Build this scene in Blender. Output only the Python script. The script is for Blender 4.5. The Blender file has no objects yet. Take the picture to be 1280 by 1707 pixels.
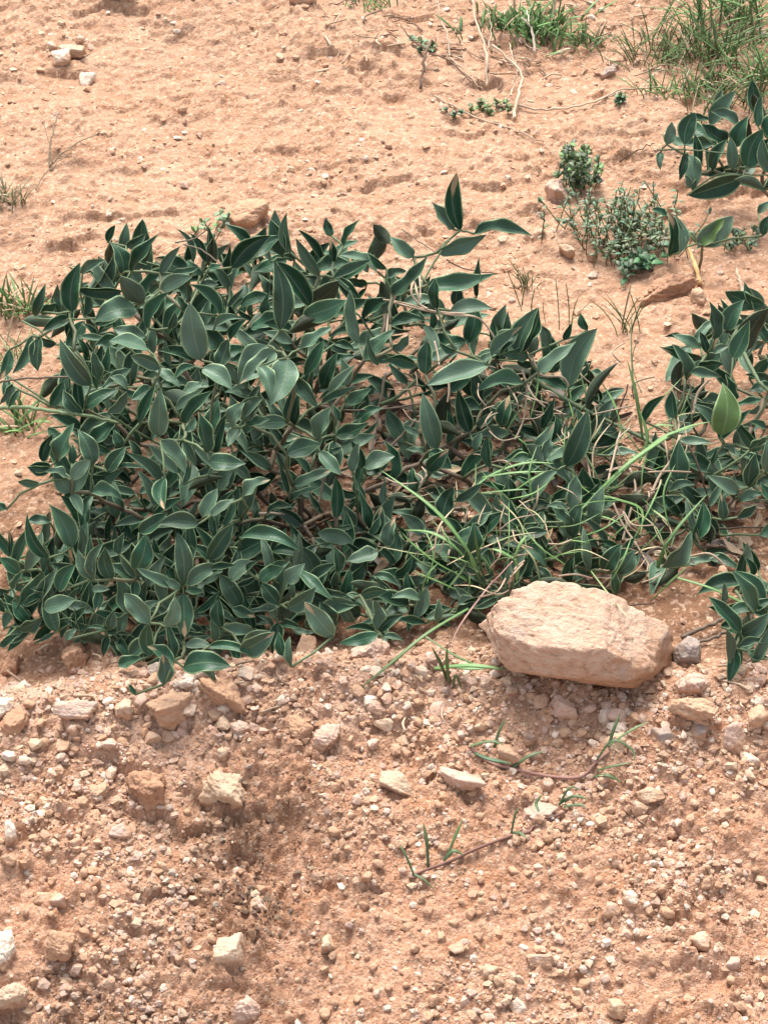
import bpy, bmesh, math, random
import numpy as np
from mathutils import Vector

random.seed(7)
RNG = np.random.default_rng(11)
SC = bpy.context.scene
COL = SC.collection

# ------------------------------------------------------------------ camera
HF = math.radians(16.4)
TH = math.tan(HF / 2)
PITCH = math.radians(38)
DIST = 2.6
FW = np.array([0, math.cos(PITCH), -math.sin(PITCH)])
RT = np.array([1.0, 0, 0])
UPV = np.array([0, math.sin(PITCH), math.cos(PITCH)])
CAM = -FW * DIST
UP = np.array([0, 0, 1.0])
PXM = 2 * TH * DIST / 1280            # metres per photo pixel at the middle distance

cd = bpy.data.cameras.new('camera')
cam = bpy.data.objects.new('camera', cd)
COL.objects.link(cam)
cam.location = CAM
cam.rotation_euler = (math.pi / 2 - PITCH, 0, 0)
cd.sensor_fit = 'HORIZONTAL'
cd.angle = HF
cd.clip_start = 0.05
cd.clip_end = 400
SC.camera = cam


def ray(px, py):
    d = FW + RT * ((px - 640) / 640 * TH) - UPV * ((py - 853.5) / 640 * TH)
    return d / np.linalg.norm(d)


# ------------------------------------------------------------------ noise
def _h(ix, iy, seed):
    n = (ix.astype(np.int64) * 374761393 + iy.astype(np.int64) * 668265263 + seed * 1442695041) & 0xffffffff
    n = ((n ^ (n >> 13)) * 1274126177) & 0xffffffff
    n = ((n ^ (n >> 16)) * 2246822519) & 0xffffffff
    return (n ^ (n >> 15)) & 0xffffffff


def rnd2(ix, iy, seed):
    return _h(ix, iy, seed) / 4294967295.0


def perlin(x, y, seed=0):
    x0 = np.floor(x); y0 = np.floor(y)
    fx = x - x0; fy = y - y0
    u = fx * fx * fx * (fx * (fx * 6 - 15) + 10)
    v = fy * fy * fy * (fy * (fy * 6 - 15) + 10)

    def g(dx, dy):
        a = rnd2(x0 + dx, y0 + dy, seed) * 2 * np.pi
        return np.cos(a) * (fx - dx) + np.sin(a) * (fy - dy)
    a = g(0, 0) * (1 - u) + g(1, 0) * u
    b = g(0, 1) * (1 - u) + g(1, 1) * u
    return (a * (1 - v) + b * v) * 1.5


def fbm(x, y, seed=0, octs=4, gain=0.5):
    s = 0; a = 1; f = 1
    for i in range(octs):
        s = s + a * perlin(x * f + 17.3 * i, y * f - 9.1 * i, seed + i)
        a *= gain; f *= 2.03
    return s


def worley(x, y, seed=0):
    """distance to nearest cell point, and that cell's random number"""
    x0 = np.floor(x); y0 = np.floor(y)
    best = np.full(np.shape(x), 9.0); cid = np.zeros(np.shape(x))
    for dx in (-1, 0, 1):
        for dy in (-1, 0, 1):
            cx = x0 + dx; cy = y0 + dy
            qx = cx + 0.15 + 0.7 * rnd2(cx, cy, seed); qy = cy + 0.15 + 0.7 * rnd2(cx, cy, seed + 5)
            d = np.hypot(x - qx, y - qy)
            m = d < best
            best = np.where(m, d, best)
            cid = np.where(m, rnd2(cx, cy, seed + 9), cid)
    return best, cid


def perlin3(p, seed=0):
    return (perlin(p[:, 0] + p[:, 2] * 0.37, p[:, 1] - p[:, 2] * 0.61, seed)
            + perlin(p[:, 1] + 5.2, p[:, 2] + p[:, 0] * 0.29, seed + 31)
            + perlin(p[:, 2] - 3.7, p[:, 0] + p[:, 1] * 0.43, seed + 57)) / 1.7


def sstep(a, b, x):
    t = np.clip((x - a) / (b - a), 0, 1)
    return t * t * (3 - 2 * t)


# ------------------------------------------------------------------ ground shape
CREST_X = np.array([-0.6, -0.37, -0.23, -0.13, -0.05, 0.10, 0.22, 0.37, 0.6])
CREST_Y = np.array([-0.275, -0.265, -0.258, -0.235, -0.222, -0.226, -0.262, -0.262, -0.27])


def dark_zones(GX, GY):  # mask of the darker, rougher soil patches on the slope
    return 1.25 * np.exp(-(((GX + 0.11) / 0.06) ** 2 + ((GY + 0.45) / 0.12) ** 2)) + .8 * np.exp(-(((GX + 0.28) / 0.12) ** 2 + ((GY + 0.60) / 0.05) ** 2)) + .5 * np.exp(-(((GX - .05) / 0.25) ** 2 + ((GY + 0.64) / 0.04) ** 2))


def macro(x, y):
    x = np.asarray(x, float); y = np.asarray(y, float)
    c = np.interp(x, CREST_X, CREST_Y)
    s = c - y                                   # > 0 on the near slope
    near = np.where(s > 0, s, 0)
    far = np.where(s < 0, -s, 0)
    z = -0.20 * near * sstep(0, 0.12, near) - 0.02 * sstep(0.0, 0.5, near)
    z = z + 0.012 * np.exp(-((s - 0.02) / 0.045) ** 2)          # rubble lip
    z = z - 0.014 * np.exp(-((s + 0.035) / 0.03) ** 2) * sstep(0.02, -0.12, x)   # gutter behind it on the left
    z = z + 0.045 * np.minimum(far, 3.0) * sstep(0.1, 0.5, far)
    z = z - 0.030 * np.exp(-(((x + 0.105) / 0.050) ** 2 + ((y + 0.455) / 0.065) ** 2))
    z = z - 0.016 * np.exp(-(((x + 0.20) / 0.07) ** 2 + ((y + 0.565) / 0.05) ** 2))
    z = z + 0.012 * np.exp(-(((x - 0.10) / 0.16) ** 2 + ((y + 0.50) / 0.10) ** 2))
    return np.clip(z, -1.2, 1.0)


def ground_hit(px, py, h=0.0, f=None):
    """point where the pixel's ray stands h above the ground"""
    f = f or macro
    d = ray(px, py)
    lo, hi = 1.0, 7.0
    for k in range(34):
        m = (lo + hi) / 2
        p = CAM + d * m
        if p[2] - float(f(p[0], p[1])) > h:
            lo = m
        else:
            hi = m
    return CAM + d * lo


SCARPS = []


def scarp(pts, depth, decay):
    SCARPS.append(([ground_hit(*p)[:2] for p in pts], depth, decay))


for _s in [([(100, 362), (150, 372), (212, 366)], .010, .03), ([(215, 362), (262, 352), (308, 344)], .009, .03),
           ([(346, 330), (388, 326)], .007, .02), ([(600, 314), (660, 298), (694, 302)], .011, .02),
           ([(642, 152), (673, 155)], .009, .02), ([(602, 104), (640, 116)], .010, .02), ([(588, 116), (618, 142)], .010, .02),
           ([(120, 22), (185, 10), (250, 20)], .014, .04), ([(372, 140), (430, 150)], .006, .02), ([(225, 205), (250, 222)], .006, .02),
           ([(318, 1312), (345, 1338), (380, 1350), (418, 1362)], .011, .035), ([(200, 1348), (260, 1352), (322, 1372)], .012, .04),
           ([(420, 1345), (462, 1346), (505, 1360)], .012, .03), ([(60, 1620), (125, 1618), (170, 1660)], .012, .03),
           ([(0, 1690), (40, 1680), (60, 1660)], .012, .03), ([(360, 1640), (385, 1650), (420, 1642)], .004, .02),
           ([(1173, 1494), (1201, 1483), (1226, 1491)], .008, .02), ([(1068, 1468), (1106, 1470)], .007, .02),
           ([(1000, 1496), (1034, 1501)], .007, .02), ([(1072, 1414), (1102, 1412)], .006, .02),
           ([(190, 1540), (235, 1545), (270, 1535)], .007, .02), ([(455, 1545), (480, 1500), (470, 1460)], .008, .03),
           ([(940, 1612), (975, 1622)], .007, .02), ([(1170, 1620), (1205, 1632)], .007, .02), ([(310, 1500), (350, 1512)], .007, .02),
           ([(1062, 1700), (1120, 1690)], .008, .02), ([(800, 62), (850, 70)], .006, .02), ([(60, 300), (20, 296)], .006, .02),
           ([(480, 215), (560, 222)], .005, .02), ([(760, 262), (800, 258)], .005, .02), ([(1010, 262), (1060, 256)], .007, .02),
           ([(330, 250), (400, 246)], .005, .02), ([(860, 345), (905, 352)], .006, .02)]:
    scarp(*_s)
_r = random.Random(4)
for _k in range(46):
    _x, _y = _r.uniform(-20, 1260), _r.uniform(10, 420)
    _w = _r.uniform(22, 85)
    scarp([(_x, _y), (_x + _w * .5, _y + _r.uniform(-6, 6)), (_x + _w, _y + _r.uniform(-9, 9))], _r.uniform(.006, .013), _r.uniform(.015, .05))
for _k in range(26):
    _x, _y = _r.uniform(-20, 1260), _r.uniform(1240, 1690)
    _w = _r.uniform(25, 80)
    scarp([(_x, _y), (_x + _w * .5, _y + _r.uniform(-8, 8)), (_x + _w, _y + _r.uniform(-12, 12))], _r.uniform(.004, .009), _r.uniform(.015, .035))


def relief(x, y):
    x = np.asarray(x, float); y = np.asarray(y, float)
    c = np.interp(x, CREST_X, CREST_Y)
    low = sstep(-0.03, 0.05, c - y)
    upm = 1 - low
    # dry crust above: broad swells, flaky terraces, small bumps
    n = fbm(x * 3.2, y * 3.2, 3, 4)
    t = n * 4.5 + 0.55 * fbm(x * 16, y * 22, 8, 3) + 0.18 * fbm(x * 70, y * 90, 71, 2)
    ft = np.floor(t); fr = t - ft
    terr = (ft + sstep(0.75, 1.0, fr)) / 4.5
    hi = 0.008 * n + 0.012 * terr + 0.0016 * fbm(x * 42, y * 60, 12, 3, 0.5)
    w, ci = worley(x * 62 + 0.6 * perlin(x * 90, y * 90, 2), y * 75, 21)
    hi = hi + 0.0026 * np.clip(1 - w * 1.7, 0, 1) * (ci > 0.55) * (0.5 + ci)
    fx = x + 0.008 * perlin(x * 45, y * 45, 161) + 0.003 * perlin(x * 160, y * 160, 163)
    fy = y + 0.008 * perlin(x * 45, y * 45, 162) + 0.003 * perlin(x * 160, y * 160, 164)
    pm = sstep(-.25, .35, fbm(x * 5, y * 7, 88, 3))
    w, ci = worley(fx * 34, fy * 52, 25)
    hi = hi + 0.0050 * ci * ci * pm                              # loose flakes of crust
    w, ci = worley(fx * 95, fy * 120, 26)
    hi = hi + 0.0024 * ci * (0.10 + 0.90 * pm)
    w, ci = worley(x * 170, y * 200, 27)
    hi = hi + 0.0016 * np.sqrt(np.clip(1 - (w * 1.5) ** 2, 0, 1)) * (ci > 0.6) * (.12 + .88 * pm)
    # crumbly slope below
    n2 = fbm(x * 9, y * 9, 40, 4)
    lo = 0.009 * n2 + 0.0022 * fbm(x * 55, y * 70, 46, 4, 0.62)
    wx = x + 0.006 * perlin(x * 60, y * 60, 61); wy = y + 0.006 * perlin(x * 60, y * 60, 62)
    w, ci = worley(wx * 38, wy * 44, 23)
    patch = sstep(-0.15, 0.35, fbm(x * 6, y * 6, 77, 3))
    lo = lo + 0.0060 * np.sqrt(np.clip(1 - (w * 1.55) ** 2, 0, 1)) * (ci > 0.62) * (0.35 + 0.65 * patch) * ci
    w, ci = worley(wx * 105, wy * 120, 24)
    lo = lo + 0.0030 * np.sqrt(np.clip(1 - (w * 1.5) ** 2, 0, 1)) * (ci > 0.35) * (0.25 + 0.75 * patch)
    w, ci = worley(wx * 62, wy * 74, 28)
    lo = lo + 0.0064 * ci * ci * (0.25 + 0.75 * patch)             # angular crumbs
    w, ci = worley(wx * 190, wy * 210, 30)
    lo = lo + 0.0024 * np.sqrt(np.clip(1 - (w * 1.5) ** 2, 0, 1)) * (ci > 0.3)
    lo = lo * (1 + .9 * np.clip(dark_zones(x, y), 0, 1))
    z = hi * upm + lo * low
    cr = np.abs(perlin(wx * 17, wy * 23, 111) + .35 * perlin(wx * 60, wy * 60, 112))
    z = z - 0.0050 * (1 - sstep(0.0, 0.07, cr)) * sstep(.05, .45, perlin(x * 8, y * 9, 113)) * (0.55 + .45 * low)
    # crumbs along the lip
    lip = np.exp(-((c - y - 0.02) / 0.05) ** 2)
    w, ci = worley(wx * 27, wy * 31, 29)
    z = z + lip * 0.010 * np.sqrt(np.clip(1 - (w * 1.5) ** 2, 0, 1)) * (ci > 0.4) * ci
    z = np.where((np.abs(x) < 1.2) & (y > -1.0) & (y < 1.8), z, 0.6 * z + 0.05 * fbm(x * .6, y * .6, 90, 3))
    wob = 0.008 * perlin(x * 55, y * 55, 33) + 0.0035 * perlin(x * 150, y * 150, 34)
    for pts, depth, decay in SCARPS:
        P = np.array(pts)
        if P[0, 1] > -.15:
            depth = depth * .62; decay = decay * .45
        else:
            depth = min(depth * .7, .007); decay = decay * .7
        m = (x > P[:, 0].min() - .03) & (x < P[:, 0].max() + .03) & (y > P[:, 1].min() - decay * 4) & (y < P[:, 1].max() + .02)
        if not np.any(m):
            continue
        xm = x[m] if x.shape else x; ym = y[m] if y.shape else y; wm = wob[m] if x.shape else wob
        o = np.argsort(P[:, 0])
        yl = np.interp(xm, P[o, 0], P[o, 1]) + wm
        s = yl - ym
        fade = sstep(P[:, 0].min() - .012, P[:, 0].min() + .012, xm) * (1 - sstep(P[:, 0].max() - .012, P[:, 0].max() + .012, xm))
        dz = -depth * sstep(0, 0.0035, s) * np.exp(-np.maximum(s - .006, 0) / decay) * fade
        dz = dz + 0.25 * depth * np.exp(-np.maximum(-s, 0) / .015) * (s < 0) * fade
        if x.shape:
            z[m] += dz
        else:
            z = z + dz
    return z


def height(x, y):
    return macro(x, y) + relief(x, y)


def on_ground(px, py, h=0.0):
    p = ground_hit(px, py, 0)
    z = float(height(np.array([p[0]]), np.array([p[1]]))[0])
    return np.array([p[0], p[1], z + h])


# ------------------------------------------------------------------ object helpers
def tag(o, label=None, cat=None, group=None, kind=None):
    if label: o['label'] = label
    if cat: o['category'] = cat
    if group: o['group'] = group
    if kind: o['kind'] = kind
    return o


def empty(name, loc, label, cat, group=None):
    o = bpy.data.objects.new(name, None)
    o.empty_display_size = 0.02
    COL.objects.link(o)
    o.location = loc
    return tag(o, label, cat, group)


def mesh_obj(name, V, F, mat, parent=None, origin=None, smooth=True, attr=None, uv=None, midx=None):
    """V world coordinates (n,3); F list of tuples or (m,k) array"""
    V = np.asarray(V, float)
    if origin is None:
        origin = np.array([V[:, 0].mean(), V[:, 1].mean(), V[:, 2].min()])
    origin = np.asarray(origin, float)
    me = bpy.data.meshes.new(name)
    loc = V - origin
    if isinstance(F, np.ndarray):
        k = F.shape[1]
        me.vertices.add(len(V)); me.vertices.foreach_set('co', loc.astype(np.float32).ravel())
        me.loops.add(F.size); me.loops.foreach_set('vertex_index', F.astype(np.int32).ravel())
        me.polygons.add(len(F)); me.polygons.foreach_set('loop_start', np.arange(0, F.size, k, dtype=np.int32))
        me.update(calc_edges=True)
    else:
        me.from_pydata([tuple(v) for v in loc], [], F)
        me.update()
    me.polygons.foreach_set('use_smooth', np.full(len(me.polygons), smooth))
    if attr is not None:
        a = me.attributes.new('var', 'FLOAT_COLOR', 'POINT')
        A = np.ones((len(V), 4), np.float32); A[:, :3] = attr
        a.data.foreach_set('color', A.ravel())
    if uv is not None:
        a = me.uv_layers.new(name='UVMap')
        li = np.zeros(len(me.loops), np.int32); me.loops.foreach_get('vertex_index', li)
        a.data.foreach_set('uv', np.asarray(uv, np.float32)[li].ravel())
    for m in (mat if isinstance(mat, (list, tuple)) else [mat]):
        me.materials.append(m)
    if midx is not None:
        me.polygons.foreach_set('material_index', np.asarray(midx, np.int32))
    me.update()
    o = bpy.data.objects.new(name, me)
    COL.objects.link(o)
    if parent is not None:
        o.parent = parent
        o.location = Vector(origin) - Vector(parent.location)
    else:
        o.location = origin
    return o


class Acc:
    """collects pieces into one mesh"""
    def __init__(s): s.V = []; s.F = []; s.A = []; s.UV = []; s.M = []; s.n = 0

    def add(s, V, F, A=None, UV=None, M=None):
        s.V.append(np.asarray(V, float)); s.F += [tuple(i + s.n for i in f) for f in F]
        s.A.append(np.tile(np.asarray((.5, 0, 0) if A is None else A, float), (len(V), 1)) if np.ndim(A) < 2 else np.asarray(A))
        s.UV.append(np.zeros((len(V), 2)) if UV is None else np.asarray(UV))
        s.M += [0] * len(F) if M is None else list(M)
        s.n += len(V)

    def build(s, name, mat, parent=None, origin=None, smooth=True):
        return mesh_obj(name, np.vstack(s.V), s.F, mat, parent, origin, smooth, np.vstack(s.A), np.vstack(s.UV), s.M)


# ------------------------------------------------------------------ materials
def mat_new(name):
    m = bpy.data.materials.new(name); m.use_nodes = True
    nt = m.node_tree
    b = nt.nodes['Principled BSDF']
    return m, nt, b


def node(nt, t, **kw):
    n = nt.nodes.new(t)
    for k, v in kw.items():
        if k.startswith('i_'):
            n.inputs[k[2:].replace('_', ' ')].default_value = v
        else:
            setattr(n, k, v)
    return n


def noise(nt, vec, scale, detail=5, rough=0.6, dist=0.0):
    n = node(nt, 'ShaderNodeTexNoise')
    n.inputs['Scale'].default_value = scale; n.inputs['Detail'].default_value = detail
    n.inputs['Roughness'].default_value = rough; n.inputs['Distortion'].default_value = dist
    nt.links.new(vec, n.inputs['Vector'])
    return n.outputs['Fac']


def ramp(nt, fac, stops):
    r = node(nt, 'ShaderNodeValToRGB')
    e = r.color_ramp.elements
    while len(e) < len(stops):
        e.new(0.5)
    for k, (p, c) in enumerate(stops):
        e[k].position = p
        e[k].color = (*c, 1) if len(c) == 3 else c
    nt.links.new(fac, r.inputs['Fac'])
    return r.outputs['Color']


def mix(nt, fac, a, b, mode='MIX'):
    n = node(nt, 'ShaderNodeMix', data_type='RGBA', blend_type=mode)
    for sock, val in ((n.inputs['Factor'], fac), (n.inputs[6], a), (n.inputs[7], b)):
        if isinstance(val, bpy.types.NodeSocket):
            nt.links.new(val, sock)
        elif isinstance(val, (int, float)):
            sock.default_value = val
        else:
            sock.default_value = (*val, 1)
    return n.outputs[2]


def mth(nt, op, a, b=None, c=None):
    n = node(nt, 'ShaderNodeMath', operation=op)
    for k, v in enumerate((a, b, c)):
        if v is None: continue
        if isinstance(v, bpy.types.NodeSocket):
            nt.links.new(v, n.inputs[k])
        else:
            n.inputs[k].default_value = v
    return n.outputs[0]


def bump(nt, bsdf, h, strength, dist):
    n = node(nt, 'ShaderNodeBump')
    n.inputs['Strength'].default_value = strength; n.inputs['Distance'].default_value = dist
    nt.links.new(h, n.inputs['Height'])
    nt.links.new(n.outputs[0], bsdf.inputs['Normal'])


def soil_material():
    m, nt, b = mat_new('sandy_soil')
    tc = node(nt, 'ShaderNodeTexCoord').outputs['Object']
    n1 = noise(nt, tc, 7, 5, 0.6); n2 = noise(nt, tc, 38, 6, 0.65); n3 = noise(nt, tc, 260, 4, 0.7); n4 = noise(nt, tc, 900, 2, .6)
    base = ramp(nt, n1, [(0.32, (0.405, 0.230, 0.140)), (0.5, (0.455, 0.276, 0.180)), (0.68, (0.49, 0.312, 0.207))])
    base = mix(nt, mth(nt, 'MULTIPLY', ramp(nt, n2, [(0.5, (0, 0, 0)), (0.68, (1, 1, 1))]), .75), base, (0.37, 0.185, 0.093))
    base = mix(nt, mth(nt, 'MULTIPLY', ramp(nt, n2, [(0.28, (1, 1, 1)), (0.45, (0, 0, 0))]), .5), base, (0.54, 0.355, 0.245))
    base = mix(nt, mth(nt, 'MULTIPLY', ramp(nt, n3, [(0.55, (0, 0, 0)), (0.72, (1, 1, 1))]), .55), base, (0.60, 0.42, 0.31))
    base = mix(nt, mth(nt, 'MULTIPLY', ramp(nt, n3, [(0.28, (1, 1, 1)), (0.42, (0, 0, 0))]), .5), base, (0.27, 0.135, 0.07))
    # the freshly dug slope is a darker, redder soil than the bleached crust
    a = node(nt, 'ShaderNodeAttribute', attribute_name='var')
    sx = node(nt, 'ShaderNodeSeparateColor'); nt.links.new(a.outputs['Color'], sx.inputs[0])
    dk = mix(nt, 1.0, base, (1.10, 1.02, 1.01), 'MULTIPLY')
    lt = mix(nt, 1.0, mix(nt, 0.30, base, (0.52, 0.335, 0.22)), (0.82, 0.785, 0.775), 'MULTIPLY')
    col = mix(nt, sx.outputs[0], lt, dk)
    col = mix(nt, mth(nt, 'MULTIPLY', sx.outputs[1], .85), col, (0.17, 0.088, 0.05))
    col = mix(nt, mth(nt, 'MULTIPLY', sx.outputs[2], .5), col, (0.60, 0.43, 0.33))
    vo = node(nt, 'ShaderNodeTexVoronoi'); vo.inputs['Scale'].default_value = 330; nt.links.new(tc, vo.inputs['Vector'])
    vs = node(nt, 'ShaderNodeSeparateColor'); nt.links.new(vo.outputs['Color'], vs.inputs[0])
    col = mix(nt, mth(nt, 'MULTIPLY', ramp(nt, vs.outputs[0], [(0.70, (0, 0, 0)), (0.95, (1, 1, 1))]), .5), col, (0.62, 0.45, 0.33))
    col = mix(nt, mth(nt, 'MULTIPLY', ramp(nt, vs.outputs[1], [(0.70, (0, 0, 0)), (0.95, (1, 1, 1))]), .45), col, (0.30, 0.15, 0.08))
    nt.links.new(col, b.inputs['Base Color'])
    b.inputs['Roughness'].default_value = 0.95
    b.inputs['Specular IOR Level'].default_value = 0.15
    h = mth(nt, 'ADD', mth(nt, 'MULTIPLY', n3, 1.2), mth(nt, 'MULTIPLY', n4, 0.6))
    h = mth(nt, 'SUBTRACT', h, mth(nt, 'MULTIPLY', vo.outputs['Distance'], .6))
    bump(nt, b, h, 1.0, 0.0030)
    bn = [n for n in nt.nodes if n.type == 'BUMP'][0]
    nt.links.new(mth(nt, 'ADD', .6, mth(nt, 'MULTIPLY', sx.outputs[0], .35)), bn.inputs['Strength'])
    return m


def stone_material(name='weathered_stone', foot=False):
    """stone colour comes with each stone in attribute var"""
    m, nt, b = mat_new(name)
    tc = node(nt, 'ShaderNodeTexCoord').outputs['Object']
    a = node(nt, 'ShaderNodeAttribute', attribute_name='var').outputs['Color']
    n1 = noise(nt, tc, 55, 5, 0.65); n2 = noise(nt, tc, 240, 4, 0.7)
    col = mix(nt, mth(nt, 'MULTIPLY', ramp(nt, n1, [(0.42, (0, 0, 0)), (0.66, (1, 1, 1))]), .5), a, (0.43, 0.24, 0.14))
    col = mix(nt, mth(nt, 'MULTIPLY', ramp(nt, n2, [(0.3, (1, 1, 1)), (0.45, (0, 0, 0))]), .35), col, (0.30, 0.16, 0.09))
    if foot:                                    # soil caked on the lower part of the stone
        sx = node(nt, 'ShaderNodeSeparateXYZ'); nt.links.new(tc, sx.inputs[0])
        f = mth(nt, 'ADD', mth(nt, 'MULTIPLY', sx.outputs[2], 60), mth(nt, 'MULTIPLY', n1, -1.3))
        col = mix(nt, mth(nt, 'MULTIPLY', ramp(nt, f, [(0.0, (1, 1, 1)), (0.28, (0, 0, 0))]), .9), col, (0.45, 0.27, 0.17))
    nt.links.new(col, b.inputs['Base Color'])
    b.inputs['Roughness'].default_value = 0.9
    b.inputs['Specular IOR Level'].default_value = 0.2
    bump(nt, b, mth(nt, 'ADD', n1, mth(nt, 'MULTIPLY', n2, .6)), 0.9, 0.004)
    return m


def rock_material():
    m, nt, b = mat_new('limestone_rock')
    tc = node(nt, 'ShaderNodeTexCoord').outputs['Object']
    mp = node(nt, 'ShaderNodeMapping'); mp.inputs['Scale'].default_value = (1, 1.2, 1.7); mp.inputs['Rotation'].default_value = (0.1, 0.25, 0)
    nt.links.new(tc, mp.inputs[0]); v = mp.outputs[0]
    n1 = noise(nt, tc, 14, 6, 0.62, 0.6); n2 = noise(nt, v, 60, 6, 0.7); n3 = noise(nt, tc, 330, 4, 0.7)
    col = ramp(nt, n2, [(0.3, (0.45, 0.265, 0.18)), (0.44, (0.60, 0.395, 0.28)), (0.6, (0.66, 0.475, 0.355))])
    col = mix(nt, mth(nt, 'MULTIPLY', ramp(nt, n1, [(0.50, (0, 0, 0)), (0.64, (1, 1, 1))]), .7), col, (0.47, 0.26, 0.15))
    col = mix(nt, mth(nt, 'MULTIPLY', ramp(nt, noise(nt, tc, 20, 4, .6), [(0.60, (0, 0, 0)), (0.70, (1, 1, 1))]), .6), col, (0.42, 0.34, 0.33))
    col = mix(nt, mth(nt, 'MULTIPLY', ramp(nt, n3, [(0.3, (1, 1, 1)), (0.45, (0, 0, 0))]), .3), col, (0.34, 0.18, 0.10))
    # soil still clings to the foot of the rock
    sx = node(nt, 'ShaderNodeSeparateXYZ'); nt.links.new(tc, sx.inputs[0])
    f = mth(nt, 'ADD', sx.outputs[2], mth(nt, 'MULTIPLY', n1, .03))
    col = mix(nt, mth(nt, 'MULTIPLY', ramp(nt, f, [(0.030, (1, 1, 1)), (0.056, (0, 0, 0))]), .8), col, (0.43, 0.215, 0.105))
    nt.links.new(col, b.inputs['Base Color'])
    b.inputs['Roughness'].default_value = 0.9
    b.inputs['Specular IOR Level'].default_value = 0.2
    bump(nt, b, mth(nt, 'ADD', n2, mth(nt, 'MULTIPLY', n3, .6)), 1.0, 0.006)
    return m


def leaf_material(name, dark, mid, rim, rough, spec):
    m, nt, b = mat_new(name)
    uvn = node(nt, 'ShaderNodeUVMap').outputs[0]
    sx = node(nt, 'ShaderNodeSeparateXYZ'); nt.links.new(uvn, sx.inputs[0])
    at = node(nt, 'ShaderNodeAttribute', attribute_name='var')
    sa = node(nt, 'ShaderNodeSeparateColor'); nt.links.new(at.outputs['Color'], sa.inputs[0])
    tc = node(nt, 'ShaderNodeTexCoord').outputs['Object']
    n1 = noise(nt, tc, 90, 4, 0.6); n2 = noise(nt, tc, 600, 3, .6)
    side = mth(nt, 'ABSOLUTE', mth(nt, 'SUBTRACT', sx.outputs[0], 0.5))
    col = mix(nt, sa.outputs[0], dark, mid)
    col = mix(nt, mth(nt, 'MULTIPLY', n1, .45), col, tuple(c * 1.7 for c in mid))
    # pale tint: sky light painted on upturned leaves, plus random paleness
    col = mix(nt, mth(nt, 'MULTIPLY', sa.outputs[2], .55), col, (0.155, 0.235, 0.165))
    # specks of soil dust
    col = mix(nt, mth(nt, 'MULTIPLY', ramp(nt, n2, [(0.60, (0, 0, 0)), (0.72, (1, 1, 1))]), .16), col, (0.30, 0.22, 0.15))
    col = mix(nt, mth(nt, 'MULTIPLY', ramp(nt, n1, [(0.58, (0, 0, 0)), (0.75, (1, 1, 1))]), .12), col, (0.14, 0.17, 0.09))
    # side veins, midrib, pale margin
    vv = mth(nt, 'SINE', mth(nt, 'MULTIPLY', mth(nt, 'SUBTRACT', sx.outputs[1], mth(nt, 'MULTIPLY', side, .55)), 62.0))
    col = mix(nt, mth(nt, 'MULTIPLY', ramp(nt, vv, [(0.90, (0, 0, 0)), (1.0, (1, 1, 1))]), .05), col, rim)
    rib = ramp(nt, side, [(0.016, (1, 1, 1)), (0.045, (0, 0, 0))])
    col = mix(nt, mth(nt, 'MULTIPLY', rib, .24), col, rim)
    mg = ramp(nt, mth(nt, 'ADD', side, mth(nt, 'MULTIPLY', mth(nt, 'SUBTRACT', n1, .5), .03)), [(0.415, (0, 0, 0)), (0.46, (1, 1, 1))])
    col = mix(nt, mth(nt, 'MULTIPLY', mg, mth(nt, 'ADD', .25, n1)), col, rim)
    # dry tan blotch spreading from the tip
    tb = mth(nt, 'ADD', mth(nt, 'ADD', sx.outputs[1], mth(nt, 'MULTIPLY', side, -0.9)), mth(nt, 'MULTIPLY', n1, .35))
    tb = ramp(nt, mth(nt, 'ADD', tb, mth(nt, 'SUBTRACT', sa.outputs[1], 1.0)), [(0.50, (0, 0, 0)), (0.60, (1, 1, 1))])
    col = mix(nt, mth(nt, 'MULTIPLY', tb, .9), col, (0.42, 0.29, 0.17))
    nt.links.new(col, b.inputs['Base Color'])
    b.inputs['Roughness'].default_value = rough
    b.inputs['Specular IOR Level'].default_value = spec
    bump(nt, b, mth(nt, 'ADD', mth(nt, 'MULTIPLY', vv, .03), mth(nt, 'ADD', n2, n1)), 0.4, 0.0012)
    return m


def plain_material(name, c1, c2, rough=0.8, spec=0.2, scale=120, byattr=False):
    m, nt, b = mat_new(name)
    tc = node(nt, 'ShaderNodeTexCoord').outputs['Object']
    n1 = noise(nt, tc, scale, 5, 0.65)
    if byattr:
        a = node(nt, 'ShaderNodeAttribute', attribute_name='var').outputs['Color']
        col = mix(nt, mth(nt, 'MULTIPLY', n1, .5), a, mix(nt, 1.0, a, (0.55, 0.55, 0.55), 'MULTIPLY'))
    else:
        col = ramp(nt, n1, [(0.35, c1), (0.65, c2)])
    nt.links.new(col, b.inputs['Base Color'])
    b.inputs['Roughness'].default_value = rough
    b.inputs['Specular IOR Level'].default_value = spec
    bump(nt, b, n1, 0.4, 0.001)
    return m


M_SOIL = soil_material()
M_STONE = stone_material()
M_BIGSTONE = stone_material('soil_caked_stone', True)
M_ROCK = rock_material()
M_LEAF = leaf_material('leathery_leaf', (0.0018, 0.0105, 0.0046), (0.017, 0.068, 0.033), (0.25, 0.34, 0.175), 0.40, 0.27)
M_LEAFB = leaf_material('leaf_underside', (0.012, 0.017, 0.008), (0.026, 0.034, 0.017), (0.12, 0.15, 0.08), 0.6, 0.2)
M_LEAFG = leaf_material('young_leaf', (0.046, 0.092, 0.021), (0.080, 0.142, 0.038), (0.26, 0.34, 0.16), 0.45, 0.4)
M_STEM = plain_material('stem_skin', None, None, 0.6, 0.3, 200, True)
M_GRASS = plain_material('grass_blade', None, None, 0.5, 0.35, 150, True)
M_TWIG = plain_material('dry_twig', None, None, 0.85, 0.15, 260, True)

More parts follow.
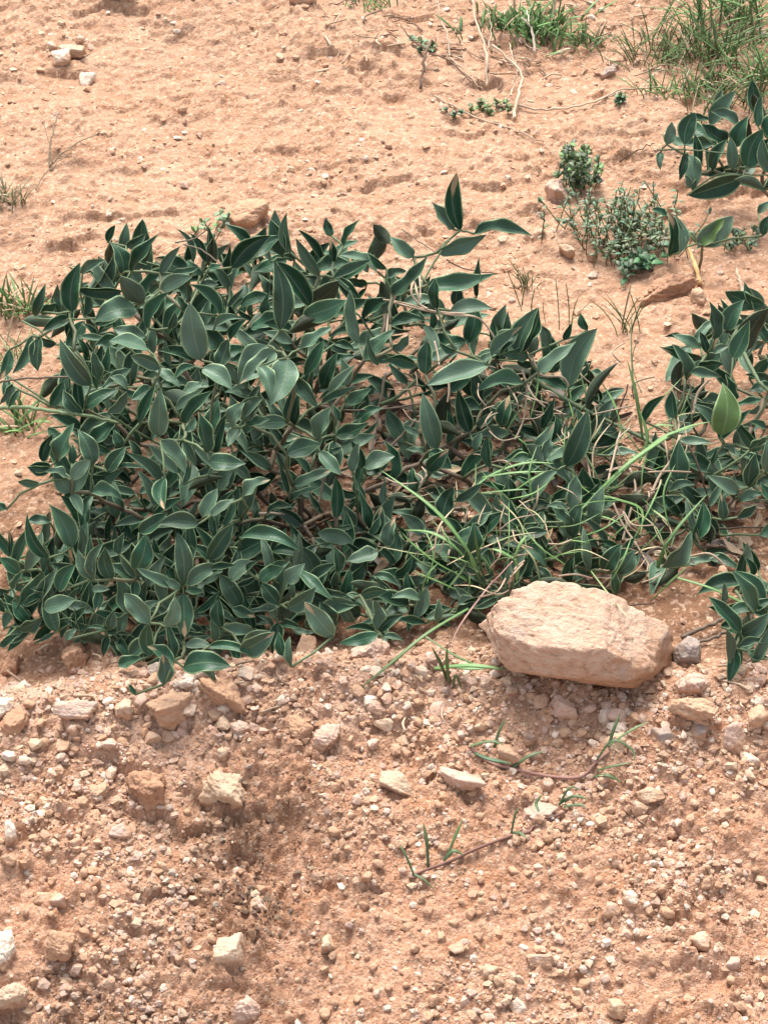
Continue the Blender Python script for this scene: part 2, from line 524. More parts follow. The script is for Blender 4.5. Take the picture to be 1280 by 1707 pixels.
# ------------------------------------------------------------------ ground sheet
def axis(lo, hi, step, far_lo, far_hi):
    a = list(np.arange(lo, hi, step))
    s = step; v = a[-1]
    while v < far_hi:
        s *= 1.22; v += s; a.append(v)
    s = step; v = a[0]; b = []
    while v > far_lo:
        s *= 1.22; v -= s; b.append(v)
    return np.array(b[::-1] + a)


gx = axis(-0.68, 0.68, 0.0019, -60, 60)
gy = axis(-0.78, 1.62, 0.0024, -40, 90)
GX, GY = np.meshgrid(gx, gy)
GX = GX.ravel(); GY = GY.ravel()
GZ = height(GX, GY)
nx, ny = len(gx), len(gy)
ii = np.arange(ny - 1)[:, None] * nx + np.arange(nx - 1)[None, :]
GF = np.stack([ii, ii + 1, ii + 1 + nx, ii + nx], -1).reshape(-1, 4)
cc = np.interp(GX, CREST_X, CREST_Y)
lowm = sstep(-0.06, 0.06, cc - GY + 0.02 * fbm(GX * 14, GY * 14, 5, 3))
GA = np.zeros((len(GX), 3))
GA[:, 0] = lowm
# soil coloured darker beneath the plants
under_dark = np.exp(-(((GX + 0.08) / 0.40) ** 2 + ((GY + 0.09) / 0.13) ** 2)) + np.exp(-(((GX - .30) / 0.10) ** 2 + ((GY + 0.10) / 0.12) ** 2))
GA[:, 1] = np.clip(under_dark * 1.5 + 0.5 * fbm(GX * 20, GY * 20, 15, 3) * under_dark, 0, 1) * (1 - lowm)
darkness = dark_zones(GX, GY)
GA[:, 1] += np.clip(darkness * (0.6 + 0.9 * fbm(GX * 22, GY * 22, 16, 3)), 0, .75) * lowm
GA[:, 2] = np.clip(np.exp(-((cc - GY - 0.035) / 0.05) ** 2) * (0.9 + 1.0 * fbm(GX * 13, GY * 13, 18, 3)), 0, 1) * sstep(.1, -.12, GX - .1)
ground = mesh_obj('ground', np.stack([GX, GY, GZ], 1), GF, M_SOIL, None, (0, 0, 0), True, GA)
tag(ground, 'dry orange sandy soil with a bleached crust and a crumbly slope in front', 'ground', kind='structure')


# ------------------------------------------------------------------ stones
def ico(sub):
    bm = bmesh.new(); bmesh.ops.create_icosphere(bm, subdivisions=sub, radius=1)
    V = np.array([v.co[:] for v in bm.verts]); F = np.array([[v.index for v in f.verts] for f in bm.faces]); bm.free()
    return V, F


ICO = {k: ico(k) for k in (1, 2, 3, 4, 5, 6)}


def facet(V, planes, sharp=14):
    """soft intersection of half-spaces: planes (n,d)"""
    acc = np.zeros(len(V))
    for n, d in planes:
        n = np.asarray(n, float); n = n / np.linalg.norm(n)
        acc = acc + np.maximum(V @ n / d, 0) ** sharp
    return V / (acc ** (1 / sharp))[:, None]


def stone_shape(sub, seed, rough=0.06, k=11):
    r = np.random.default_rng(seed)
    V, F = ICO[sub]
    N = r.normal(size=(k, 3)); N /= np.linalg.norm(N, axis=1)[:, None]
    planes = [(n, r.uniform(.52, .95)) for n in N] + [(a, 1.0) for a in ((1, 0, 0), (-1, 0, 0), (0, 1, 0), (0, -1, 0), (0, 0, 1), (0, 0, -1))]
    W = facet(V, planes, 34)
    d = perlin3(W * 1.7 + seed % 97, seed) * rough + perlin3(W * 4.3 + 3.3, seed + 3) * rough * .55
    if sub >= 3:
        d = d + perlin3(W * 9, seed + 8) * rough * .5 + perlin3(W * 19, seed + 12) * rough * .28
    W = W * (1 + d)[:, None]
    W /= np.abs(W).max(0)
    return W, F


CREAM = (0.56, 0.41, 0.29); WHITE = (0.68, 0.565, 0.46); PINK = (0.54, 0.375, 0.295); TAN = (0.49, 0.315, 0.21)
ORANGE = (0.465, 0.28, 0.178); RED = (0.43, 0.24, 0.15); GREY = (0.34, 0.28, 0.25); DARK = (0.20, 0.145, 0.12); LILAC = (0.52, 0.39, 0.325)
YEL = (0.58, 0.42, 0.29); BLUE = (0.335, 0.275, 0.24)


def stone(px, py, w, h, colr, label, cat='stone', name=None, group=None, seed=None, sink=0.3, sub=3, rough=0.07, rot=None):
    """stone whose outline covers about w x h photo pixels round px, py"""
    seed = seed if seed is not None else int(px * 7 + py * 13)
    r = np.random.default_rng(seed)
    p = on_ground(px, py)
    sc = np.linalg.norm(p - CAM) / DIST * PXM
    a = w * sc / 2
    hh = h * sc
    hz = hh * 0.60
    dp = max(hh * 0.62, a * 0.5)
    W, F = stone_shape(sub, seed, rough)
    V = W * np.array([a, dp, hz])
    t = r.uniform(-.3, .3) if rot is None else rot
    R = np.array([[math.cos(t), -math.sin(t), 0], [math.sin(t), math.cos(t), 0], [0, 0, 1]])
    V = V @ R.T
    V = V + p + np.array([0, -0.1 * dp, hz * (1 - 2 * sink)])
    V[:, 0] += 0
    c = np.array(colr) * r.uniform(.92, 1.06)
    o = mesh_obj(name or 'stone', V, F, M_BIGSTONE, None, np.array([p[0], p[1], V[:, 2].min()]), True, c)
    return tag(o, label, cat, group)


# the big rock
def big_rock():
    V, F = ICO[6]
    p = on_ground(953, 1172)
    planes = [((0.06, -0.30, 1), .62), ((0.62, -0.10, 1), .80), ((0.0, -1, 0.18), .80), ((0.25, -1, -0.35), .82), ((-1, -0.25, 0.05), 1.0),
              ((-0.75, -0.5, 0.75), 1.02), ((1, -0.2, 0.25), 1.02), ((1, -.6, -0.2), 1.04), ((0, 1, 0.25), .8), ((0.0, -0.35, -1), .66), ((-0.5, -.2, -1), .74),
              ((0.5, -0.8, 0.6), 1.0), ((-0.8, 0.6, 0.4), 1.05), ((-.35, -.9, .55), .92)]
    A = np.array([.0705, .048, .0475])
    S = V * 1.0
    planes += [((0, -1, -.85), .74), ((.85, -.25, 1), .69), ((-.2, -.5, 1), .74), ((.45, -1, .35), .80), ((-.6, -1, .1), .92), ((.9, -1, -.1), 1.0)]
    W = facet(S, planes, 80)
    d = 0.030 * perlin3(W * 1.9, 5) + 0.045 * perlin3(W * np.array([3, 3, 4.2]), 9) + 0.026 * perlin3(W * np.array([7, 8, 10]), 14)
    d += 0.014 * perlin3(W * np.array([18, 20, 24]), 19) + 0.007 * perlin3(W * 41, 29)
    rd = 1 - np.abs(perlin3(W * np.array([3.2, 3.4, 5]), 23)) * 2.2
    d -= 0.045 * np.clip(rd, 0, 1) ** 7
    wv, wc = worley(W[:, 0] * 3.1 + W[:, 2], W[:, 1] * 2.2 + W[:, 2] * 3.4, 77)
    d += 0.034 * (wc - .5)
    W = W * (1 + d)[:, None]
    W = W * A
    t = -0.10
    R = np.array([[math.cos(t), -math.sin(t), 0], [math.sin(t), math.cos(t), 0], [0, 0, 1]])
    W = W @ R.T
    ty = math.radians(6)
    R = np.array([[math.cos(ty), 0, math.sin(ty)], [0, 1, 0], [-math.sin(ty), 0, math.cos(ty)]])
    W = W @ R.T
    base = np.array([p[0], p[1] + .030, p[2]])
    W = W + base + np.array([0, 0, -W[:, 2].min() - .020])
    o = mesh_obj('rock', W, F, M_ROCK, None, base, True)
    tag(o, 'large angular cream and orange rock, biggest stone, lying at the shrub edge', 'rock')


big_rock()

STONES = [
    (1147, 1109, 62, 48, BLUE, 'grey angular stone touching the right end of the big rock'),
    (1151, 1153, 62, 42, PINK, 'pinkish white lump below the grey stone by the big rock'),
    (1171, 1128, 22, 20, CREAM, 'small round cream pebble perched above the pinkish lump right of the big rock'),
    (1156, 1202, 88, 42, TAN, 'long flat tan stone on the right, below the pinkish lump'),
    (1261, 1210, 38, 42, TAN, 'upright tan stone at the right edge, level with the flat tan stone'),
    (1219, 1235, 52, 46, PINK, 'blocky pink stone between the flat tan stone and the right edge'),
    (1103, 1240, 44, 34, BLUE, 'blue grey stone half buried in gravel left of the flat tan stone'),
    (1165, 1233, 32, 28, GREY, 'small blue grey stone under the flat tan stone'),
    (1168, 1216, 32, 20, WHITE, 'white chip lying under the edge of the flat tan stone'),
    (1246, 1274, 36, 26, WHITE, 'bright white chip at the right edge below the pink block'),
    (934, 1188, 52, 40, PINK, 'pale pink domed stone in the gravel under the big rock'),
    (1023, 1250, 44, 36, YEL, 'yellowish white stone with the grass runner tip against it'),
    (915, 1309, 27, 25, PINK, 'round pinkish pebble just below the upper grass runner'),
    (845, 1268, 42, 36, TAN, 'tan stone behind the leaves at the left of the upper grass runner'),
    (881, 1235, 27, 24, DARK, 'dark grey pebble, upper one of the pair near the grass runner'),
    (894, 1257, 29, 26, DARK, 'dark grey pebble, lower one of the pair near the grass runner'),
    (1018, 1355, 23, 16, WHITE, 'small white oval pebble left of the twin pale stones'),
    (1082, 1341, 50, 28, CREAM, 'long cream stone, upper right one of two touching pale stones'),
    (1066, 1357, 30, 22, WHITE, 'white stone, lower left one of two touching pale stones'),
    (902, 1360, 62, 38, PINK, 'flat pinkish stone above the lower grass runner'),
    (918, 1391, 28, 18, CREAM, 'cream chip touching the right end of the lower grass runner'),
    (668, 1324, 78, 34, CREAM, 'pale flat flake, left one of two lying on the middle gravel'),
    (772, 1319, 92, 34, PINK, 'pinkish flat slab with a dark gap beneath, right of the pale flake'),
    (501, 1229, 46, 40, ORANGE, 'orange clod on the gravel below the middle of the shrub'),
    (541, 1246, 52, 34, PINK, 'pinkish stone touching the right side of the orange clod'),
    (508, 1084, 42, 50, TAN, 'upright tan stone at the front edge of the shrub'),
    (616, 1088, 76, 46, PINK, 'whitish pink lump at the front edge of the shrub, left of the grass'),
    (443, 1093, 24, 22, TAN, 'small tan pebble tucked under the leaves left of the upright tan stone'),
    (468, 1110, 32, 34, WHITE, 'white stone just in front of the upright tan stone'),
    (687, 1120, 24, 22, GREY, 'small grey pebble right of the whitish pink lump'),
    (123, 1103, 52, 48, ORANGE, 'round orange clod under the leaves at lower left of the shrub'),
    (18, 1097, 38, 44, RED, 'dark orange clod under the leaves at the left edge'),
    (373, 1326, 92, 52, YEL, 'pale yellow crusty clod overhanging a small scarp'),
    (242, 1316, 76, 58, RED, 'reddish earth clod left of the pale yellow crusty clod'),
    (387, 1612, 62, 48, CREAM, 'cream knobbly stone near the bottom edge, left of centre'),
    (199, 1388, 44, 30, LILAC, 'lilac grey angular stone on the lower left slope'),
    (129, 1210, 74, 34, LILAC, 'lilac grey flat stone in the rubble lip on the left'),
    (26, 1210, 56, 44, RED, 'reddish stone at the left edge of the rubble lip'),
    (6, 1180, 50, 44, WHITE, 'white stone cut by the left edge in the rubble lip'),
    (289, 1184, 92, 54, TAN, 'large tan clod in the rubble lip in front of the shrub'),
    (312, 1147, 46, 30, WHITE, 'white lump against the front leaves of the shrub'),
    (367, 1156, 84, 58, ORANGE, 'large orange and tan clod right of the white lump'),
    (207, 1190, 36, 34, CREAM, 'cream stone left of the large tan clod'),
    (236, 1176, 36, 28, PINK, 'pink stone wedged between the cream stone and large tan clod'),
    (250, 1150, 32, 24, CREAM, 'cream pebble close under the drooping leaves at lower left'),
    (184, 1250, 46, 26, PINK, 'pinkish flat stone below the rubble lip on the left'),
    (123, 1233, 26, 20, WHITE, 'small white chip below the lilac flat stone'),
    (107, 1259, 24, 22, YEL, 'small yellowish pebble below the white chip on the left'),
    (367, 1255, 30, 26, YEL, 'small yellowish pebble above the pale yellow crusty clod'),
    (184, 1301, 22, 22, WHITE, 'small white chip left of the reddish earth clod'),
    (162, 1331, 48, 34, TAN, 'tan clod left of the reddish earth clod'),
    (146, 1401, 22, 22, YEL, 'small cream pebble left of the lilac grey angular stone'),
    (18, 1405, 22, 32, WHITE, 'white upright chip near the left edge of the slope'),
    (18, 1450, 32, 24, TAN, 'tan chip near the left edge, under the white upright chip'),
    (76, 1499, 38, 24, CREAM, 'cream stone, left one of a touching pair on the lower left slope'),
    (102, 1515, 32, 24, PINK, 'pinkish stone, right one of a touching pair on the lower left slope'),
    (8, 1606, 56, 52, WHITE, 'whitish crusty clod cut by the left edge near the bottom'),
    (98, 1596, 66, 38, ORANGE, 'orange earth lump near the bottom left corner'),
    (18, 1672, 62, 38, CREAM, 'cream clod in the bottom left corner'),
    (111, 1638, 26, 22, WHITE, 'white pebble below the orange earth lump'),
    (416, 1690, 58, 42, PINK, 'pinkish crusty stone on the bottom edge, left of centre'),
    (434, 1529, 34, 28, PINK, 'pinkish pebble in the dark hollow of the slope'),
    (867, 1675, 44, 32, WHITE, 'bright white angular stone near the bottom edge'),
    (853, 1652, 24, 22, PINK, 'pink pebble just above the bright white angular stone'),
    (816, 1620, 30, 26, CREAM, 'cream pebble up and left of the bright white angular stone'),
    (763, 1584, 38, 24, PINK, 'flat pink pebble on the lower middle slope'),
    (546, 1575, 28, 26, CREAM, 'cream pebble on the lower slope right of the dark hollow'),
    (1049, 1515, 26, 26, WHITE, 'white angular pebble, right one of a pair on the lower right slope'),
    (1019, 1523, 32, 24, PINK, 'pink pebble, left one of a pair on the lower right slope'),
    (1166, 1584, 44, 28, CREAM, 'flat cream stone on the lower right slope'),
    (1222, 1607, 34, 32, PINK, 'rounded pink stone right of the flat cream stone'),
    (1027, 1681, 36, 28, YEL, 'yellowish crusty stone near the bottom edge, right of centre'),
    (897, 1602, 52, 24, LILAC, 'lilac flat stone up from the bright white angular stone'),
    (1205, 1375, 36, 20, CREAM, 'small cream crust on the slope below the right edge stones'),
    (142, 121, 27, 24, WHITE, 'bright white stone, lowest of the white cluster at top left'),
    (103, 100, 32, 24, WHITE, 'white stone left of centre in the white cluster at top left'),
    (120, 82, 52, 24, CREAM, 'cream flat stone, largest of the white cluster at top left'),
    (86, 76, 20, 16, WHITE, 'small white chip, leftmost of the cluster at top left'),
    (134, 64, 24, 14, CREAM, 'small cream chip, farthest back of the cluster at top left'),
    (24, 86, 14, 13, WHITE, 'tiny white chip near the left edge at the top'),
    (926, 318, 56, 46, PINK, 'pinkish white stone beside the grey bushy herb'),
    (946, 416, 30, 24, CREAM, 'cream pebble at the left foot of the grey bushy herb'),
    (986, 417, 20, 17, CREAM, 'small cream pebble right of the other at the herb foot'),
    (1116, 486, 118, 46, RED, 'flat reddish brown earth clod in front of the leafy sprig'),
    (1160, 512, 32, 28, TAN, 'tan pebble under the right end of the flat reddish clod'),
    (408, 372, 84, 46, ORANGE, 'smooth orange stone half buried behind the shrub'),
    (505, 16, 48, 24, TAN, 'tan stone with a dark underside at the top edge'),
    (1026, 6, 48, 26, RED, 'reddish stone on the top edge between grass clumps'),
    (196, 2, 62, 28, TAN, 'tan clod cut by the top edge on the left'),
    (1010, 124, 34, 22, GREY, 'grey stone on bare soil in front of the top grass clump'),
    (1023, 100, 28, 14, LILAC, 'pale grey stone just behind the grey stone near the top grass clump'),
    (880, 1300, 20, 16, WHITE, 'white chip under the stem of the upper grass runner'),
    (200, 168, 20, 14, CREAM, 'small cream pebble on bare crust below the white cluster'),
]
for s in STONES:
    flat = s[3] < s[2] * .5
    stone(*s[:5], s[5], sink=.42 if not flat else .36, sub=5 if s[2] > 44 else 4,
          name='clod' if 'clod' in s[5] or 'lump' in s[5] else ('pebble' if s[2] < 30 else 'stone'),
          cat='clod' if 'clod' in s[5] or 'lump' in s[5] else ('pebble' if s[2] < 30 else 'stone'), rough=.20 if 'crust' in s[5] or 'clod' in s[5] or 'lump' in s[5] else .13)

# gravel: countable pebbles first, then the mass
PAL = [CREAM, CREAM, PINK, PINK, TAN, TAN, TAN, ORANGE, ORANGE, WHITE, YEL, LILAC, RED]
CLASSES = [('pale', WHITE, 'small white pebble lying loose on the crumbly lower slope', 'white pebbles on the lower slope'),
           ('cream', CREAM, 'small cream pebble lying loose on the crumbly lower slope', 'cream pebbles on the lower slope'),
           ('pink', PINK, 'small pinkish pebble lying loose on the crumbly lower slope', 'pinkish pebbles on the lower slope'),
           ('tan', TAN, 'small tan crumb of earth on the crumbly lower slope', 'tan crumbs on the lower slope'),
           ('orange', ORANGE, 'small orange crumb of earth on the crumbly lower slope', 'orange crumbs on the lower slope')]
taken = [(s[0], s[1], max(s[2], s[3]) / 2) for s in STONES] + [(880, 1065, 90), (960, 1080, 110), (1040, 1085, 90)]
cnt = 0
rr = random.Random(5)
while cnt < 185:
    px, py = rr.uniform(5, 1275), rr.uniform(1165, 1700)
    w = 11 + 13 * rr.random() ** 2.2
    if any(math.hypot(px - a, py - b) < c + w * .6 for a, b, c in taken):
        continue
    taken.append((px, py, w / 2))
    k = rr.choices(range(5), (2.2, 3, 3, 2.4, 1.6))[0]
    c = np.array(CLASSES[k][1]) * rr.uniform(.88, 1.08)
    stone(px, py, w, w * rr.uniform(.65, .95), c, CLASSES[k][2], 'pebble', 'pebble', CLASSES[k][3], 1000 + cnt, .44, 3 if w > 16 else 2, .15, rr.uniform(0, 3))
    cnt += 1


def gravel(n, xlo, xhi, ylo, yhi, smin, smax, power, keep, name, label, sub=1, sink=(.2, .5), pal=PAL, seed=1, flat=(.5, .9)):
    r = np.random.default_rng(seed)
    x = r.uniform(xlo, xhi, n); y = r.uniform(ylo, yhi, n)
    m = keep(x, y, r); x = x[m]; y = y[m]; n = len(x)
    z = height(x, y)
    protos = [stone_shape(sub, 300 + k, .06, 9) for k in range(40)]
    nv = len(protos[0][0]); Fb = protos[0][1]
    P = np.stack([p[0] for p in protos])
    V = P[r.integers(0, len(protos), n)]
    s = smin + (smax - smin) * r.random(n) ** power
    S = s[:, None] * np.stack([r.uniform(.8, 1.25, n), r.uniform(.7, 1.1, n), r.uniform(*flat, n)], 1) / 2
    V = V * S[:, None, :]
    a = r.uniform(0, 6.28, n); b = r.normal(0, .35, n)
    ca, sa, cb, sb = np.cos(a), np.sin(a), np.cos(b), np.sin(b)
    Y = V[:, :, 1] * cb[:, None] - V[:, :, 2] * sb[:, None]; Z = V[:, :, 1] * sb[:, None] + V[:, :, 2] * cb[:, None]
    X = V[:, :, 0] * ca[:, None] - Y * sa[:, None]; Y = V[:, :, 0] * sa[:, None] + Y * ca[:, None]
    k = r.uniform(*sink, n)
    W = np.stack([X + x[:, None], Y + y[:, None], Z + (z + S[:, 2] * (1 - 2 * k))[:, None]], -1).reshape(-1, 3)
    F = (Fb[None] + (np.arange(n) * nv)[:, None, None]).reshape(-1, 3)
    c = np.array(pal)[r.integers(0, len(pal), n)] * r.uniform(.8, 1.1, n)[:, None]
    if smin < .0031 and power != 3.4:                 # stones coloured darker in the dark slope patches
        c = c * (1 - .75 * np.clip(dark_zones(x, y) * (y < -.3), 0, 1) * (r.random(n) < .8))[:, None]
    o = mesh_obj(name, W, F, M_STONE, None, (0, 0, 0), False, np.repeat(c, nv, 0))
    return tag(o, label, 'gravel', kind='stuff')


def keep_low(x, y, r):
    c = np.interp(x, CREST_X, CREST_Y)
    d = sstep(-.02, .03, c - y) * (0.14 + 0.86 * sstep(-.25, .35, fbm(x * 7, y * 7, 77, 3)))
    lip = np.exp(-((c - y - .03) / .06) ** 2)
    return r.random(len(x)) < np.clip(d + .5 * lip, 0, 1)


def keep_lip(x, y, r):
    c = np.interp(x, CREST_X, CREST_Y)
    return r.random(len(x)) < np.exp(-((c - y - .035) / .04) ** 2) * np.clip(.15 + fbm(x * 9, y * 12, 131, 3) + .45 * (x < -.1), 0, 1)


def keep_up(x, y, r):
    c = np.interp(x, CREST_X, CREST_Y)
    return (c - y < 0) & (r.random(len(x)) < 0.25 + 0.75 * sstep(-.1, .5, fbm(x * 6, y * 6, 99, 3)))


gravel(7000, -.5, .5, -.42, -.19, .0030, .0170, 3.0, keep_lip, 'rubble', 'pale rubble strewn along the lip of the bank below the shrub', 2, (.3, .55), seed=9, pal=[WHITE, CREAM, PINK, PINK, WHITE, TAN])
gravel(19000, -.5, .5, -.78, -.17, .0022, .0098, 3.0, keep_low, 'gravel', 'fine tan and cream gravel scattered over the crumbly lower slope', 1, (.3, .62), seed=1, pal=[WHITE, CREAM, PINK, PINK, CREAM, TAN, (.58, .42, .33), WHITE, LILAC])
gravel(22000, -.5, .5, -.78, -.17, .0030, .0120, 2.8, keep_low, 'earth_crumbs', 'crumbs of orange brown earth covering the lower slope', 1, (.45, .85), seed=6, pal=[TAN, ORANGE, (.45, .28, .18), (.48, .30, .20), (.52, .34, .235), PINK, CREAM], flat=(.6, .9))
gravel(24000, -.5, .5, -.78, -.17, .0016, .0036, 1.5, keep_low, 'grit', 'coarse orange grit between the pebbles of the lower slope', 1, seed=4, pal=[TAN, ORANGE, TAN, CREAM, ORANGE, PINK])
gravel(15000, -.68, .68, -.24, 1.5, .0028, .0120, 3.4, keep_up, 'crust_gravel', 'sparse small pebbles set in the bleached upper soil crust', 1, (.25, .55), seed=2, pal=[CREAM, TAN, TAN, PINK, ORANGE, TAN, WHITE], flat=(.4, .7))

# ------------------------------------------------------------------ leaves
PROF_T = np.linspace(0, 1, 13)


def leaf_geo(base, tip, width, target, fold, bow, wave, var, rnd):
    axisv = tip - base; L = np.linalg.norm(axisv); y = axisv / L
    n = target - (target @ y) * y
    ln = np.linalg.norm(n)
    n = n / ln if ln > 1e-4 else np.cross(y, RT)
    x = np.cross(y, n)
    t = PROF_T
    pk = rnd.uniform(.52, .80)
    prof = t ** pk * (1 - t) ** rnd.uniform(.80, 1.15)
    prof = prof / prof.max()
    prof[0] = .05; prof[-1] = 0.02
    S = np.array([-1, -.86, -.45, 0, .45, .86, 1])
    hw = (width / 2 * prof)[:, None]
    ph = rnd.uniform(0, 6.28); sgn = rnd.uniform(-.12, .12)
    lat = S[None, :] * hw * math.cos(fold)
    up = np.abs(S)[None, :] ** 1.15 * hw * math.sin(fold) + bow * L * 4 * (t * (1 - t))[:, None] + wave * hw * (np.abs(S)[None, :] ** 2) * np.sin(t[:, None] * 11 + ph + S[None, :] * 1.2)
    side = sgn * L * (4 * t * (1 - t))[:, None]
    P = base + y * (L * t)[:, None, None] + x * (lat + side)[:, :, None] + n * up[:, :, None]
    P = P.reshape(-1, 3)
    nt_, ns = len(t), len(S)
    UV = np.stack(np.broadcast_arrays(S[None, :] * .5 + .5, t[:, None]), -1).reshape(-1, 2)
    F = []; M = []
    for i in range(nt_ - 1):
        for j in range(ns - 1):
            a = i * ns + j
            F.append((a, a + 1, a + ns + 1, a + ns)); M.append(0)
    off = len(P)
    thick = n * 0.00055
    for i in range(nt_ - 1):
        for j in range(ns - 1):
            a = off + i * ns + j
            F.append((a + ns, a + ns + 1, a + 1, a)); M.append(1)
    for i in range(nt_ - 1):
        for j in (0, ns - 1):
            a = i * ns + j; b = a + ns
            F.append((a, b, b + off, a + off) if j == 0 else (b, a, a + off, b + off)); M.append(0)
    V = np.vstack([P, P - thick])
    return V, F, np.tile(var, (len(V), 1)), np.vstack([UV, UV]), M


HCTRL = np.array([
    (0, 1060, .03), (200, 1110, .02), (400, 1060, .03), (560, 1030, .03), (700, 1000, .02), (100, 900, .09), (300, 900, .11), (500, 900, .08),
    (80, 750, .13), (300, 750, .17), (500, 750, .13), (50, 620, .14), (250, 600, .2), (450, 600, .2), (150, 480, .16), (250, 440, .19), (400, 430, .2),
    (480, 420, .2), (600, 430, .17), (520, 560, .2), (620, 600, .13), (700, 500, .13), (780, 380, .15), (800, 300, .19), (880, 390, .17), (780, 480, .12),
    (700, 420, .14), (700, 700, .06), (850, 600, .09), (900, 680, .06), (980, 560, .09), (1000, 700, .06), (800, 750, .05), (950, 850, .06), (800, 900, .05),
    (1000, 950, .03), (900, 960, .03), (640, 820, .05), (600, 950, .04), (0, 700, .12), (250, 1000, .07),
    (1190, 520, .14), (1270, 520, .15), (1130, 580, .1), (1200, 680, .1), (1120, 730, .07), (1270, 750, .1), (1180, 850, .05), (1130, 920, .02), (1270, 880, .05),
    (1150, 230, .08), (1250, 180, .1), (1250, 270, .07), (1180, 310, .04), (1110, 400, .04), (1190, 400, .04), (1230, 1050, .05), (1220, 980, .06), (1250, 1100, .03)])


def canopy(px, py):
    d2 = (HCTRL[:, 0] - px) ** 2 + (HCTRL[:, 1] - py) ** 2 + 60.0
    w = 1 / d2 ** 1.6
    return float((w * HCTRL[:, 2]).sum() / w.sum())


def crop(ox, oy, s, rows):
    return [(ox + r[0] / s, oy + r[1] / s, ox + r[2] / s, oy + r[3] / s, r[4] / s, r[5] if len(r) > 5 else '') for r in rows]


LA = crop(0, 340, 2.844, [
    (510, 180, 545, 100, 45), (580, 330, 525, 185, 100), (620, 320, 750, 145, 95), (600, 200, 690, 140, 45), (340, 510, 380, 280, 95), (390, 330, 500, 265, 60),
    (580, 410, 365, 400, 70, 'k'), (680, 470, 570, 340, 130, 'o'), (760, 330, 855, 200, 60), (760, 410, 910, 345, 70), (820, 330, 950, 295, 50), (165, 530, 215, 380, 75),
    (185, 510, 265, 470, 50, 'k'), (330, 540, 200, 605, 60), (650, 500, 445, 560, 95), (700, 590, 800, 420, 85), (800, 590, 830, 510, 60), (950, 740, 900, 470, 150, 'f'),
    (890, 520, 840, 435, 70), (1045, 530, 895, 380, 80), (940, 400, 1035, 380, 45), (1100, 300, 1280, 150, 110), (985, 310, 1045, 290, 40), (1010, 600, 1165, 545, 60),
    (1090, 640, 1170, 545, 70), (1040, 770, 1080, 640, 90), (960, 780, 1100, 880, 110, 'p'), (920, 770, 830, 830, 100), (1270, 670, 1135, 855, 110, 'p'), (1230, 770, 1280, 930, 120, 'p'),
    (150, 625, 60, 800, 60), (190, 630, 180, 790, 80, 'k'), (45, 690, 0, 830, 50), (430, 860, 285, 640, 90, 'k'), (350, 700, 340, 790, 70, 'k'), (60, 850, 0, 950, 60, 'k'),
    (90, 880, 40, 965, 30, 'k'), (390, 990, 300, 880, 100, 'k'), (390, 980, 370, 815, 80, 'g'), (240, 960, 300, 840, 80), (460, 870, 410, 760, 50), (470, 830, 440, 700, 80),
    (400, 970, 560, 880, 60), (510, 990, 600, 890, 110, 'k'), (600, 870, 520, 820, 60, 'p'), (690, 630, 540, 590, 70), (560, 640, 450, 670, 70), (700, 690, 520, 650, 80, 'p'),
    (760, 780, 620, 720, 80, 'k'), (720, 870, 620, 930, 70), (750, 1100, 760, 875, 110, 'f'), (760, 1120, 880, 1275, 100, 'p'), (660, 1040, 735, 860, 75), (870, 1040, 1010, 885, 80),
    (880, 1080, 925, 1010, 50), (980, 1180, 940, 985, 100), (990, 1220, 1165, 1230, 85), (1100, 1060, 1160, 940, 70), (1150, 1020, 1090, 905, 50), (1170, 1030, 1230, 920, 80),
    (1170, 1040, 1280, 1020, 60), (1140, 1060, 1080, 1150, 80, 'p'), (870, 1120, 930, 1240, 80, 'k'), (440, 1240, 370, 1070, 110), (270, 1220, 350, 1040, 100), (200, 1220, 250, 1090, 80),
    (580, 1150, 540, 1070, 80), (510, 1270, 600, 1150, 80), (240, 1240, 130, 1250, 75, 'k'), (340, 1308, 425, 1215, 60), (320, 1300, 215, 1270, 60, 'p'), (500, 1260, 690, 1250, 50)])
